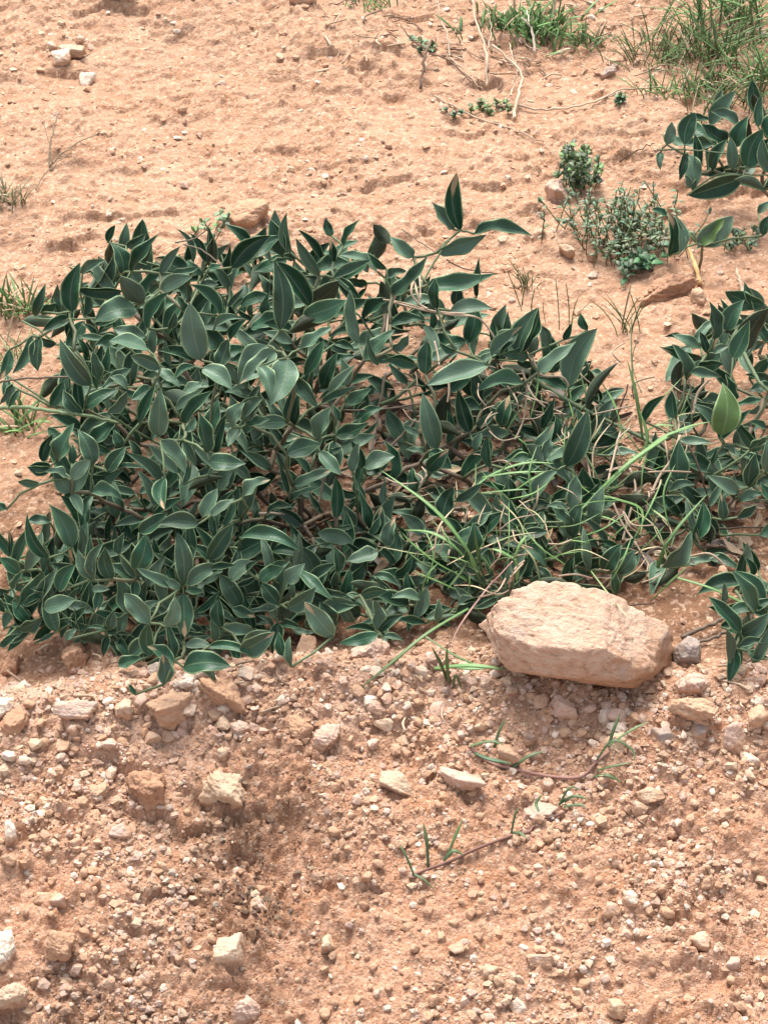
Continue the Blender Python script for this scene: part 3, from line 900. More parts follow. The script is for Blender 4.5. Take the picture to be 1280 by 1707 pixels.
LB = crop(400, 280, 2.56, [
    (940, 265, 925, 20, 85), (910, 260, 820, 145, 75), (1000, 280, 1245, 290, 80), (840, 360, 1050, 285, 70, 'k'), (170, 690, 145, 395, 110, 'f'), (300, 590, 160, 400, 100),
    (0, 390, 175, 290, 80), (180, 370, 130, 220, 75), (215, 360, 200, 190, 50), (340, 460, 240, 300, 70), (400, 400, 385, 300, 110, 'k'), (440, 330, 510, 220, 40), (390, 290, 365, 210, 35),
    (400, 470, 560, 390, 70), (300, 570, 420, 480, 90, 'o'), (625, 430, 545, 360, 55, 'k'), (640, 320, 570, 240, 70, 'o'), (740, 380, 640, 290, 70), (650, 540, 800, 370, 80),
    (800, 500, 1085, 450, 80), (840, 600, 835, 470, 50), (1010, 550, 1020, 380, 50), (920, 590, 940, 490, 60), (895, 610, 1075, 600, 55), (505, 750, 470, 520, 100, 'k'),
    (270, 630, 450, 565, 80), (210, 700, 410, 640, 90, 'o'), (260, 770, 390, 680, 70), (640, 670, 790, 650, 60), (530, 820, 660, 690, 60), (650, 770, 720, 710, 80, 'k'), (750, 840, 610, 820, 70, 'k'),
    (155, 780, 0, 920, 110, 'p'), (200, 810, 130, 1010, 130, 'p'), (450, 930, 430, 810, 80), (380, 960, 490, 840, 60), (590, 840, 545, 700, 40), (230, 900, 330, 1020, 80), (350, 1000, 500, 930, 50),
    (330, 1160, 390, 1020, 110, 'p'), (230, 1100, 250, 950, 60), (200, 1085, 30, 1095, 60), (10, 1060, 100, 980, 70), (410, 1140, 550, 1085, 60), (340, 1210, 430, 1310, 60, 'p'), (200, 1220, 345, 1180, 80),
    (520, 1280, 470, 1160, 60), (530, 1280, 660, 1230, 100), (840, 1200, 780, 965, 100, 'f'), (830, 1090, 940, 1140, 70, 'o'), (980, 1130, 930, 945, 75), (1010, 1100, 1090, 1040, 60),
    (1110, 1100, 1150, 970, 70), (1000, 1200, 1030, 1130, 70), (1065, 1280, 1060, 1140, 45), (800, 1290, 890, 1200, 90), (1080, 790, 1200, 680, 80), (1180, 790, 1275, 600, 110),
    (1230, 800, 1120, 800, 70, 'k'), (1060, 840, 800, 925, 90), (1210, 920, 1000, 960, 90), (790, 880, 800, 740, 90, 'k'), (920, 780, 850, 740, 60, 'k'), (450, 1000, 560, 940, 50), (420, 1080, 395, 1010, 40)])
LC = crop(0, 740, 2.844, [
    (865, 670, 930, 495, 95, 'f'), (845, 680, 650, 590, 70), (870, 670, 840, 420, 75), (890, 670, 1070, 580, 75), (850, 690, 775, 640, 50), (890, 690, 960, 700, 45), (870, 710, 875, 915, 85, 'y'),
    (440, 640, 370, 500, 60), (450, 650, 490, 470, 70), (510, 650, 430, 430, 60), (530, 640, 500, 490, 60), (560, 520, 590, 420, 80), (640, 600, 690, 430, 95, 'k'), (440, 690, 520, 690, 55),
    (470, 700, 450, 800, 95, 'y'), (940, 380, 750, 380, 110, 'f'), (960, 350, 1030, 210, 120, 'p'), (1000, 340, 1110, 260, 60, 'p'), (660, 420, 790, 330, 100), (780, 160, 780, 310, 85, 'y'),
    (1150, 260, 1280, 170, 75, 'p'), (335, 230, 260, 100, 75, 'p'), (340, 230, 430, 75, 75, 'p'), (340, 240, 390, 340, 100, 'p'), (430, 230, 580, 260, 110), (240, 120, 130, 110, 80, 'k'), (190, 190, 85, 180, 45, 'k'),
    (340, 490, 235, 290, 150, 'k'), (230, 540, 130, 330, 80, 'k'), (60, 590, 135, 400, 70), (120, 600, 200, 420, 70), (90, 610, 0, 540, 80), (90, 760, 205, 610, 90), (100, 770, 200, 700, 90),
    (280, 700, 360, 570, 90, 'k'), (210, 780, 355, 740, 80), (640, 650, 640, 740, 90), (710, 850, 590, 710, 110, 'k'), (720, 830, 830, 710, 80, 'k'), (790, 870, 830, 730, 70, 'k'), (820, 1030, 790, 850, 60),
    (1050, 870, 1040, 735, 100, 'k'), (1100, 780, 1210, 820, 80, 'y'), (1090, 650, 1215, 560, 80), (1000, 590, 1120, 575, 50), (870, 1060, 1090, 1055, 110), (1150, 970, 1280, 890, 80), (990, 960, 1210, 1010, 50),
    (510, 910, 490, 1010, 90), (520, 880, 540, 790, 50), (500, 880, 410, 875, 20), (530, 910, 640, 920, 24), (620, 1010, 730, 890, 80), (560, 1050, 670, 1010, 70), (820, 1040, 700, 960, 90, 'y'),
    (780, 1140, 770, 1000, 90, 'y'), (640, 1190, 610, 1140, 60), (310, 930, 360, 880, 90, 'k'), (80, 870, 200, 820, 90, 'k'), (0, 960, 90, 900, 60, 'k'), (20, 800, -60, 700, 70), (30, 310, -40, 270, 50), (60, 690, 110, 600, 60)])
LD = crop(400, 720, 2.7826, [
    (0, 490, 280, 550, 90, 'f'), (450, 650, 430, 530, 60, 'g'), (640, 560, 490, 600, 100, 'p'), (690, 530, 720, 400, 100, 'y'), (600, 470, 650, 390, 100, 'k'), (540, 290, 440, 260, 100, 'k'), (580, 190, 715, 110, 100),
    (590, 200, 690, 150, 70), (520, 190, 550, 50, 60), (820, 280, 800, 165, 80, 'k'), (880, 90, 980, 170, 90), (1150, 150, 1160, 20, 40), (1000, 320, 1120, 240, 50), (940, 400, 990, 260, 100), (1040, 600, 1080, 420, 80),
    (90, 690, 200, 630, 70), (30, 640, 85, 600, 80), (210, 690, 300, 610, 80), (180, 800, 100, 700, 120, 'k'), (220, 820, 350, 720, 110, 'k'), (360, 850, 550, 800, 90), (440, 900, 370, 790, 80), (380, 740, 500, 760, 60),
    (630, 920, 620, 780, 80), (640, 930, 760, 850, 60), (630, 930, 480, 920, 45), (640, 940, 460, 980, 50), (660, 950, 760, 970, 40), (620, 670, 740, 720, 50), (840, 780, 700, 770, 60, 'p'), (0, 1020, 160, 930, 90, 'k'),
    (200, 1040, 180, 930, 90), (240, 1090, 230, 950, 40), (430, 950, 300, 790, 80, 'y'), (560, 760, 690, 740, 60, 'k'), (0, 850, 70, 840, 70), (770, 700, 870, 690, 90, 'k'), (860, 330, 940, 390, 60, 'k')])
LE = crop(780, 460, 2.56, [
    (210, 330, 300, 135, 95), (100, 340, 230, 215, 80), (300, 410, 460, 280, 80), (430, 470, 550, 225, 120, 'f'), (340, 300, 310, 210, 50), (410, 270, 440, 200, 60), (510, 230, 480, 160, 35), (500, 550, 640, 370, 50, 'o'),
    (420, 810, 510, 575, 90), (310, 780, 350, 690, 80, 'k'), (320, 800, 250, 720, 40, 'o'), (380, 830, 270, 1000, 90, 'p'), (440, 990, 460, 850, 80, 'k'), (430, 1050, 360, 990, 70), (240, 1060, 180, 955, 60, 'k'),
    (230, 1090, 320, 1020, 70), (230, 1100, 340, 1090, 50), (250, 1150, 335, 1240, 60), (200, 1200, 105, 1160, 28, 'g'), (520, 1260, 490, 1070, 60, 'k'), (580, 1260, 655, 1140, 80, 'k'), (640, 1270, 710, 1170, 70, 'k')])
LR = crop(780, 460, 2.56, [
    (1050, 270, 1030, 110, 90), (1100, 230, 1180, 100, 100), (1130, 350, 1200, 190, 80), (1180, 320, 1280, 140, 90, 'o'), (1020, 330, 990, 240, 60), (1050, 330, 1115, 300, 50), (930, 440, 870, 290, 70), (980, 390, 1090, 370, 90, 'k'),
    (950, 410, 1080, 430, 50), (750, 620, 840, 510, 60), (880, 610, 870, 490, 80), (1080, 680, 1085, 455, 105, 'g'), (1070, 690, 1205, 570, 90), (1140, 530, 1100, 420, 80), (900, 700, 1040, 710, 40), (900, 880, 900, 700, 110, 'k'),
    (1040, 800, 1060, 730, 60, 'k'), (1090, 720, 1140, 760, 60, 'p'), (1200, 900, 1225, 760, 90), (1150, 920, 1020, 850, 70), (1160, 960, 1255, 930, 70), (860, 920, 970, 890, 50), (960, 1130, 1000, 960, 100, 'k'),
    (830, 1240, 950, 1090, 130, 'k'), (930, 950, 990, 1145, 30, 'y'), (1090, 1040, 1080, 930, 40, 'y'), (1150, 1030, 1230, 980, 60, 'k'), (1200, 740, 1280, 690, 60, 'k'), (1270, 830, 1275, 700, 70), (1270, 650, 1200, 620, 60),
    (1280, 300, 1330, 180, 90), (1290, 470, 1200, 490, 70), (1300, 700, 1350, 560, 90), (1310, 960, 1250, 880, 80), (1320, 420, 1270, 330, 80)])
LS = crop(740, 900, 2.370, [
    (1170, 365, 1045, 225, 65), (1230, 280, 1140, 125, 70), (1170, 370, 1280, 290, 80), (1260, 280, 1150, 125, 60), (1150, 430, 1120, 570, 55), (1160, 430, 1280, 410, 50), (1200, 440, 1290, 470, 40), (1220, 140, 1190, 70, 50),
    (1290, 330, 1330, 220, 70)])
LT = crop(740, 0, 2.370, [
    (1050, 490, 1150, 360, 60), (950, 570, 990, 445, 60), (880, 570, 900, 480, 50), (855, 600, 855, 670, 35, 'p'), (950, 610, 930, 710, 50), (1000, 690, 990, 530, 50), (1120, 560, 1020, 490, 70), (1060, 670, 1120, 550, 90),
    (1140, 670, 1130, 540, 50), (1150, 580, 1200, 460, 70), (1240, 500, 1255, 375, 50), (1200, 660, 1260, 510, 110), (1180, 700, 970, 770, 70, 'k'), (1290, 560, 1340, 430, 80), (1300, 680, 1280, 560, 80), (970, 740, 950, 690, 40)])
LP = crop(740, 0, 2.370, [
    (890, 1010, 885, 840, 110, 'k'), (880, 850, 820, 825, 40), (930, 1000, 910, 850, 50), (1000, 960, 1140, 855, 90, 'k'), (1020, 970, 1105, 865, 60, 'b'), (1240, 840, 1290, 795, 50), (1260, 930, 1290, 850, 50, 'k')])

CODE = {'': (0, 0), 'k': (0, 0), 'p': (0, .75), 'y': (.72, .1), 'o': (0, 0), 'g': (0, 0), 'f': (0, .15), 'b': (0, 0)}


def make_leaf(row, rnd, hoff=0.0, canopy_scale=1.0):
    bx, by, tx, ty, w, code = row
    h = max(canopy(bx, by) * canopy_scale + hoff + rnd.uniform(-.006, .006), .006)
    b = ground_hit(bx, by, h)
    dist = np.linalg.norm(b - CAM)
    mpp = PXM * dist / DIST
    Lp = math.hypot(tx - bx, ty - by)
    right = RT; up2 = UPV
    toc = -ray(bx, by)
    L = Lp * mpp
    dep = L * (rnd.uniform(.0, .45) if code != 'k' else rnd.uniform(-.1, .3))
    t = b + right * ((tx - bx) * mpp) - up2 * ((ty - by) * mpp) + toc * dep
    # keep the tip above the soil
    zt = float(macro(t[0], t[1])) + .004
    if t[2] < zt:
        t = t + toc * ((zt - t[2]) / max(toc[2], .2))
    sr = RT * rnd.uniform(-.45, .45)
    if code == 'p':
        tg = UP * 1.0 + toc * .45 + sr * .6
    elif code == 'k':
        tg = toc * 1.0 - UP * .45 + sr
    elif code == 'f':
        tg = toc * 1.0 + UP * .35 + sr * .3
    elif code == 'o':
        tg = -(toc * .8 - UP * .1) + sr
    else:
        tg = UP * rnd.uniform(.25, .8) + toc * rnd.uniform(.55, .9) + sr * 1.3
    Lr = np.linalg.norm(t - b)
    if code == 'f': w = w * .84
    width = min(w * mpp * rnd.uniform(1.08, 1.38), Lr * .62)
    fold = math.radians(rnd.uniform(14, 55)) if code != 'f' else math.radians(34)
    tan, pale = CODE[code]
    var = (rnd.random(), tan if tan else (rnd.uniform(.45, .95) if rnd.random() < .055 else 0), (0 if code in ('g', 'b') else min(1, pale + 1.2 * rnd.random() ** 3.2)))
    geo = leaf_geo(b, t, width, tg, fold, rnd.uniform(-.07, .15), rnd.uniform(.05, .34), var, rnd)
    mats = [M_LEAFG, M_LEAFG] if code in ('g', 'b') else ([M_LEAF, M_LEAFB])
    return dict(base=b, tip=t, geo=geo, mats=mats, size=Lp * w, code=code)


def tube(acc, pts, rads, col, sides=6):
    pts = [np.asarray(p, float) for p in pts]
    n = len(pts)
    V = []; F = []
    for i, p in enumerate(pts):
        d = pts[min(i + 1, n - 1)] - pts[max(i - 1, 0)]
        d = d / (np.linalg.norm(d) + 1e-9)
        a = np.cross(d, [0.31, 0.17, 0.93]); a /= np.linalg.norm(a) + 1e-9
        b = np.cross(d, a)
        for k in range(sides):
            t = 2 * math.pi * k / sides
            V.append(p + (a * math.cos(t) + b * math.sin(t)) * rads[i])
    for i in range(n - 1):
        for k in range(sides):
            F.append((i * sides + k, i * sides + (k + 1) % sides, (i + 1) * sides + (k + 1) % sides, (i + 1) * sides + k))
    V.append(pts[0]); V.append(pts[-1])
    for k in range(sides):
        F.append((len(V) - 2, (k + 1) % sides, k)); F.append((len(V) - 1, (n - 1) * sides + k, (n - 1) * sides + (k + 1) % sides))
    C = np.asarray(col, float)
    if C.ndim == 2:
        C = np.vstack([np.repeat(C, sides, 0), C[:1], C[-1:]])
    acc.add(np.array(V), F, C)


WOOD = np.array((0.145, 0.105, 0.07)); GSTEM = np.array((0.11, 0.155, 0.075)); PALEWOOD = np.array((0.36, 0.29, 0.22))


def grow(root_pt, leaves, parent, rnd, trunk_r=.0042):
    """joins the leaf bases to the root by a branching skeleton; every main limb becomes a branch part"""
    nodes = [root_pt]; par = [-1]; plen = [0.0]; top = [-1]
    todo = [l['base'] for l in leaves]
    left = list(range(len(todo)))
    T = np.array(todo)
    bestd = np.linalg.norm(T - root_pt, axis=1) * 1.25 + .012; bestp = np.zeros(len(T), int)
    while left:
        j = min(left, key=lambda k: bestd[k])
        left.remove(j)
        p = bestp[j]
        nodes.append(T[j]); par.append(p); plen.append(plen[p] + np.linalg.norm(T[j] - nodes[p]))
        idx = len(nodes) - 1
        top.append(idx if p == 0 else top[p])
        c = np.linalg.norm(T - T[j], axis=1) + .32 * plen[idx]
        m = c < bestd
        bestd = np.where(m, c, bestd); bestp = np.where(m, idx, bestp)
    n = len(nodes)
    load = [1.0] * n
    for i in range(n - 1, 0, -1):
        load[par[i]] += load[i]
    groups = {}
    for i in range(1, n):
        groups.setdefault(top[i], []).append(i)
    def rad(l): return min(trunk_r, .00080 + .00034 * math.sqrt(l))
    small = Acc()
    for g, idxs in sorted(groups.items(), key=lambda kv: -len(kv[1])):
        acc = Acc() if len(idxs) > 3 else small
        for i in idxs:
            a = nodes[par[i]]; b = nodes[i]
            L = np.linalg.norm(b - a)
            if L < 1e-4: continue
            mid = (a + b) / 2 + np.array([rnd.uniform(-1, 1), rnd.uniform(-1, 1), rnd.uniform(-.2, 1.0)]) * L * .10
            q1 = a * .56 + mid * .38 + b * .06; q2 = a * .06 + mid * .38 + b * .56
            r0 = rad(load[i]); r1 = r0 * .92
            k = min(1, max(0, (load[i] - 2) / 14)); ca = GSTEM * (1 - k) + WOOD * k
            ca = ca * rnd.uniform(.8, 1.2)
            tube(acc, [a, q1, mid, q2, b], [r0, r0 * .98, (r0 + r1) / 2, r1, r1], np.tile(ca, (5, 1)), 6)
        if acc is not small:
            acc.build('branch', M_STEM, parent)
    if small.n:
        small.build('branch', M_STEM, parent)


def poly_px(pts):
    """photo-pixel points with a height above the ground each"""
    return [ground_hit(p[0], p[1], p[2]) for p in pts]


def smooth_line(P, n=6):
    P = [np.asarray(p, float) for p in P]
    if len(P) < 3:
        return [P[0] + (P[-1] - P[0]) * t for t in np.linspace(0, 1, n)]
    out = []
    for i in range(len(P) - 1):
        p0 = P[max(i - 1, 0)]; p1 = P[i]; p2 = P[i + 1]; p3 = P[min(i + 2, len(P) - 1)]
        for t in np.linspace(0, 1, n, endpoint=False):
            out.append(.5 * (2 * p1 + (p2 - p0) * t + (2 * p0 - 5 * p1 + 4 * p2 - p3) * t * t + (3 * p1 - p0 - 3 * p2 + p3) * t ** 3))
    out.append(P[-1])
    return out


def inside(poly, x, y):
    c = False
    j = len(poly) - 1
    for i in range(len(poly)):
        xi, yi = poly[i]; xj, yj = poly[j]
        if (yi > y) != (yj > y) and x < (xj - xi) * (y - yi) / (yj - yi) + xi:
            c = not c
        j = i
    return c


def fillers(poly, n, rnd, lo=.10, hi=.72, thin=None):
    out = []
    xs = [p[0] for p in poly]; ys = [p[1] for p in poly]
    while len(out) < n:
        x = rnd.uniform(min(xs), max(xs)); y = rnd.uniform(min(ys), max(ys))
        if not inside(poly, x, y): continue
        if thin and rnd.random() > thin(x, y): continue
        L = rnd.uniform(32, 74)
        a = rnd.gauss(math.pi / 2, 1.6)
        row = (x, y, x + L * math.cos(a), y - L * math.sin(a), L * rnd.uniform(.26, .46), rnd.choice(['', '', '', '', 'k', 'p', 'o']))
        k = rnd.uniform(lo, hi)
        h = max(canopy(x, y) * k, .008)
        b = ground_hit(x, y, h)
        out.append(make_leaf(row, rnd, h - canopy(x, y)))
    return out


def plant(name, label, cat, root_px, rows, fill, seed, group=None, extra_stems=(), cap=100, trunk_r=.0025):
    rnd = random.Random(seed)
    rp = on_ground(*root_px)
    root = empty(name, rp, label, cat, group)
    leaves = [make_leaf(r, rnd) for r in rows]
    order = sorted(range(len(leaves)), key=lambda k: -leaves[k]['size'])
    solo = set(order[:cap])
    extra = fill(rnd) if fill else []
    mass = Acc()
    for k, l in enumerate(leaves):
        V, F, A, UV, M = l['geo']
        if k in solo:
            o = mesh_obj('leaf', V, F, l['mats'], root, l['base'], True, A, UV, M)
            if l['code'] == 'y': o['label'] = 'leaf with a dry tan patch'
            if l['code'] == 'b': o['label'] = 'fresh yellow green leaf'
        else:
            mass.add(V, F, A, UV, M)
    for l in extra:
        V, F, A, UV, M = l['geo']; mass.add(V, F, A, UV, M)
    if mass.n:
        tag(mass.build('foliage', [M_LEAF, M_LEAFB], root), kind='stuff')
    grow(rp + np.array([0, 0, -.004]), leaves + extra, root, rnd, trunk_r)
    for pts, r, c in extra_stems:
        P = smooth_line(poly_px(pts), 7)
        acc = Acc()
        r = r * .72
        n = len(P)
        P = [p + np.array([rnd.gauss(0, .0003), rnd.gauss(0, .0003), rnd.gauss(0, .0003)]) for p in P]
        tube(acc, P, [r * (1 - .35 * i / n) for i in range(n)], np.tile(np.array(c) * rnd.uniform(.9, 1.1), (n, 1)), 7)
        acc.build('branch', M_STEM, root)
    return root


MAINPOLY = [(0, 580), (50, 500), (180, 430), (330, 415), (450, 410), (600, 430), (700, 480), (790, 540), (900, 590), (1000, 620), (1040, 720), (1050, 900), (1040, 990),
            (820, 1000), (730, 1040), (560, 1040), (420, 1075), (330, 1100), (240, 1100), (120, 1060), (0, 1050), (0, 880), (70, 850), (70, 700), (0, 660)]


def thin_main(x, y):
    if x < 115 and y < 900: return .12
    if 560 < x < 800 and 560 < y < 880: return .36
    if x >= 800 and y < 960: return .62
    if 430 < x < 600 and 760 < y < 920: return .5
    return 1.0


P_A = lambda x, y: (x / 2.844, 340 + y / 2.844)
P_B = lambda x, y: (400 + x / 2.56, 280 + y / 2.56)
P_D = lambda x, y: (400 + x / 2.7826, 720 + y / 2.7826)
P_E = lambda x, y: (780 + x / 2.56, 460 + y / 2.56)
P_F = lambda x, y: (740 + x / 2.370, 900 + y / 2.370)
P_G = lambda x, y: (740 + x / 2.370, y / 2.370)
P_T = lambda x, y: (480 + x / 2.56, y / 2.56)
P_2 = lambda x, y: (400 + x / 2.56, 1100 + y / 2.56)


def W_(f, pts):
    return [(*f(p[0], p[1]), p[2]) for p in pts]


plant('leafy_shrub', 'large dark green trailing shrub with leathery pale edged leaves, widest plant', 'shrub', (500, 880), LA + LB + LC + LD + LE,
      lambda rnd: fillers(MAINPOLY, 1450, rnd, thin=thin_main), 21,
      extra_stems=[
          (W_(P_A, [(-30, 970, .12), (120, 965, .13), (300, 990, .14), (420, 1005, .14), (560, 1040, .13)]), .0030, GSTEM * 1.5),
          (W_(P_A, [(-20, 850, .13), (100, 828, .14), (380, 820, .15)]), .0018, WOOD),
          (W_(P_A, [(160, 545, .15), (340, 545, .16), (470, 540, .17)]), .0018, GSTEM),
          (W_(P_B, [(560, 1215, .02), (590, 1040, .05), (620, 870, .09)]), .0024, PALEWOOD),
          (W_(P_B, [(620, 1215, .02), (690, 1140, .04), (750, 1075, .06)]), .0020, PALEWOOD * .9),
          (W_(P_B, [(440, 1035, .07), (600, 1030, .07), (770, 1005, .07)]), .0016, WOOD * .7),
          (W_(P_B, [(600, 1010, .06), (680, 970, .07), (750, 905, .08)]), .0030, GSTEM * .8),
          (W_(P_E, [(280, 440, .07), (420, 530, .06), (600, 620, .05), (760, 700, .05), (860, 760, .05)]), .0034, GSTEM * .95),
          (W_(P_E, [(610, 640, .05), (650, 560, .07), (685, 460, .09)]), .0014, WOOD * .6),
          (W_(P_D, [(275, 500, .01), (280, 380, .03), (290, 240, .06), (300, 120, .09)]), .0042, WOOD * .75),
          (W_(P_D, [(340, 430, .02), (380, 260, .05), (400, 150, .08)]), .0022, PALEWOOD * .8),
          (W_(P_D, [(90, 380, .06), (190, 380, .05), (280, 400, .03)]), .0022, PALEWOOD * .8),
          (W_(P_D, [(300, 460, .02), (400, 410, .03), (470, 370, .05)]), .0022, WOOD * .6),
          (W_(P_D, [(270, 490, .02), (400, 500, .02), (560, 470, .03)]), .0026, WOOD * .8),
          (W_(P_B, [(760, 520, .13), (830, 400, .14), (880, 320, .15), (940, 265, .16)]), .0018, GSTEM * 1.1),
          (W_(P_B, [(880, 390, .14), (960, 430, .13), (1100, 450, .12)]), .0010, WOOD * .7),
          (W_(P_B, [(690, 260, .15), (760, 310, .15), (840, 360, .15)]), .0009, WOOD * .8),
          (W_(P_A, [(870, 190, .2), (960, 220, .2), (1060, 300, .2)]), .0012, WOOD),
          (W_(P_A, [(830, 180, .2), (930, 160, .2), (1000, 90, .21)]), .0012, WOOD * 1.2),
          (W_(P_F, [(620, 280, .02), (740, 260, .02), (830, 250, .02)]), .0012, WOOD * .6)])

plant('leafy_shrub', 'dark leathery leaved shrub cut by the right edge, one young leaf yellow green', 'shrub', (1215, 880), LR,
      lambda rnd: fillers([(1140, 560), (1200, 520), (1300, 500), (1300, 900), (1120, 950), (1050, 930), (1080, 760)], 130, rnd), 33,
      extra_stems=[(W_(P_E, [(1180, 330, .14), (1215, 400, .14), (1250, 460, .14), (1330, 540, .13)]), .0030, GSTEM),
                   (W_(P_E, [(940, 440, .1), (955, 520, .09), (960, 590, .08)]), .0013, WOOD),
                   (W_(P_E, [(940, 720, .08), (1000, 860, .06), (1030, 1000, .03), (1035, 1120, .01)]), .0016, WOOD * .5),
                   (W_(P_E, [(1050, 850, .07), (1130, 800, .09), (1200, 745, .1)]), .0022, GSTEM),
                   (W_(P_E, [(1020, 1080, .02), (1150, 1075, .02), (1300, 1070, .03)]), .0016, WOOD * .5)])
plant('leafy_shrub', 'dark leaved shrub shoot arching in at the top right corner below the grass', 'shrub', (1300, 330), LT,
      lambda rnd: fillers([(1120, 215), (1190, 180), (1300, 170), (1310, 320), (1180, 310), (1130, 270)], 30, rnd, .4, 1.0), 35,
      extra_stems=[(W_(P_G, [(840, 590, .08), (960, 590, .08), (1080, 600, .08), (1300, 630, .07)]), .0014, GSTEM),
                   (W_(P_G, [(960, 770, .03), (1080, 690, .05), (1200, 690, .06), (1300, 690, .06)]), .0014, GSTEM)])
plant('leafy_sprig', 'small leafy sprig with one fresh yellow green leaf behind the reddish clod', 'plant', (1165, 440), LP, None, 36, trunk_r=.002)
plant('leafy_seedling', 'young dark leaved seedling right of the big rock at the right edge', 'plant', (1228, 1095), LS,
      lambda rnd: fillers([(1190, 1010), (1230, 950), (1290, 940), (1290, 1120), (1210, 1110)], 24, rnd, .3, 1.0), 37, trunk_r=.0025)


# ------------------------------------------------------------------ grass, runners, twigs
GREEN = np.array((0.105, 0.205, 0.065)); LIME = np.array((0.17, 0.30, 0.10)); STRAW = np.array((0.50, 0.39, 0.25)); OLIVE = np.array((0.12, 0.155, 0.065)); PINKSTEM = np.array((0.36, 0.20, 0.16))
DGREEN = np.array((0.055, 0.115, 0.05))


def blade_geo(P, w, c0, c1, foldk=.35):
    n = len(P)
    V = []; C = []; F = []
    for i, p in enumerate(P):
        d = P[min(i + 1, n - 1)] - P[max(i - 1, 0)]; d = d / (np.linalg.norm(d) + 1e-9)
        view = UP + .6 * -FW
        s = np.cross(d, view); s = s / (np.linalg.norm(s) + 1e-9)
        nn = np.cross(s, d)
        t = i / (n - 1)
        hw = w / 2 * (0.75 + .5 * t) * min(1, (1 - t) * 2.6 + .03) if t > .3 else w / 2 * (.75 + .5 * t)
        V += [p - s * hw + nn * hw * foldk, p - nn * .0002, p + s * hw + nn * hw * foldk, p - nn * (.0007)]
        c = np.array(c0) * (1 - t) + np.array(c1) * t
        C += [c, c * 1.1, c, c]
    for i in range(n - 1):
        a = i * 4; b = a + 4
        F += [(a, a + 1, b + 1, b), (a + 1, a + 2, b + 2, b + 1), (a + 2, a + 3, b + 3, b + 2), (a + 3, a, b, b + 3)]
    F += [(0, 3, 2, 1), (n * 4 - 4, n * 4 - 3, n * 4 - 2, n * 4 - 1)]
    return np.array(V), F, np.array(C)


def blade(parent, P, w, c0=GREEN, c1=LIME, name='blade'):
    V, F, C = blade_geo(P, w, c0, c1)
    return mesh_obj(name, V, F, M_GRASS, parent, P[0], True, C)


def wisps(n, box, h0, L, seed, w=(2.0, 4.5)):
    """loose fine blades within a photo box"""
    r = random.Random(seed); out = []
    for k in range(n):
        x, y = r.uniform(box[0], box[2]), r.uniform(box[1], box[3]); a = r.gauss(1.2, .9); l = L * r.uniform(.5, 1.2)
        dx, dy = l * math.cos(a), -l * math.sin(a); bend = r.uniform(-.16, .16)
        h = r.uniform(.3, 1) * h0
        c = [(GREEN, LIME), (GREEN, GREEN), (LIME, LIME), (OLIVE, GREEN), (STRAW, STRAW), (LIME, STRAW)][r.randrange(6)]
        out.append(([(x, y, h), (x + dx * .5 - dy * bend, y + dy * .5 + dx * bend, h + .02), (x + dx, y + dy + l * .2 * abs(bend), h + .03)], r.uniform(*w), *c))
    return out


def tuft_px(label, base, blades, cat='grass'):
    """blades given as photo-pixel lines with heights"""
    root = empty('grass_tuft', on_ground(*base), label, cat)
    for b in blades:
        pts, w = b[0], b[1]
        c0 = b[2] if len(b) > 2 else GREEN; c1 = b[3] if len(b) > 3 else LIME
        P = smooth_line(poly_px(pts), 6)
        blade(root, P, w * .78 * PXM, c0, c1)
    return root


tuft_px('bright green grass tuft with long arching blades left of the big rock', (815, 985), [
    (W_(P_D, [(1140, 725, .01), (1060, 560, .07), (900, 360, .10), (650, 175, .11)]), 8),
    (W_(P_D, [(1130, 715, .01), (1010, 550, .06), (890, 470, .07), (760, 455, .06)]), 7),
    (W_(P_D, [(1100, 700, .01), (930, 620, .05), (800, 520, .07), (750, 465, .08)]), 5),
    (W_(P_D, [(1090, 775, .01), (930, 700, .04), (800, 645, .05)]), 4.5),
    (W_(P_D, [(1145, 720, .01), (1110, 600, .05), (1085, 440, .09)]), 8, DGREEN, GREEN),
    (W_(P_D, [(1130, 730, .01), (1090, 640, .05), (1060, 560, .07)]), 9, LIME, LIME),
    (W_(P_D, [(1150, 720, .01), (1160, 640, .04), (1110, 560, .06)]), 6),
    (W_(P_D, [(1120, 720, .01), (1050, 690, .03), (1000, 660, .04)]), 5, LIME, LIME),
    (W_(P_D, [(1060, 590, .05), (1020, 660, .04), (960, 730, .03)]), 6, OLIVE, GREEN)] + wisps(24, (680, 860, 840, 1010), .05, 85, 5, (1.8, 4.2)))
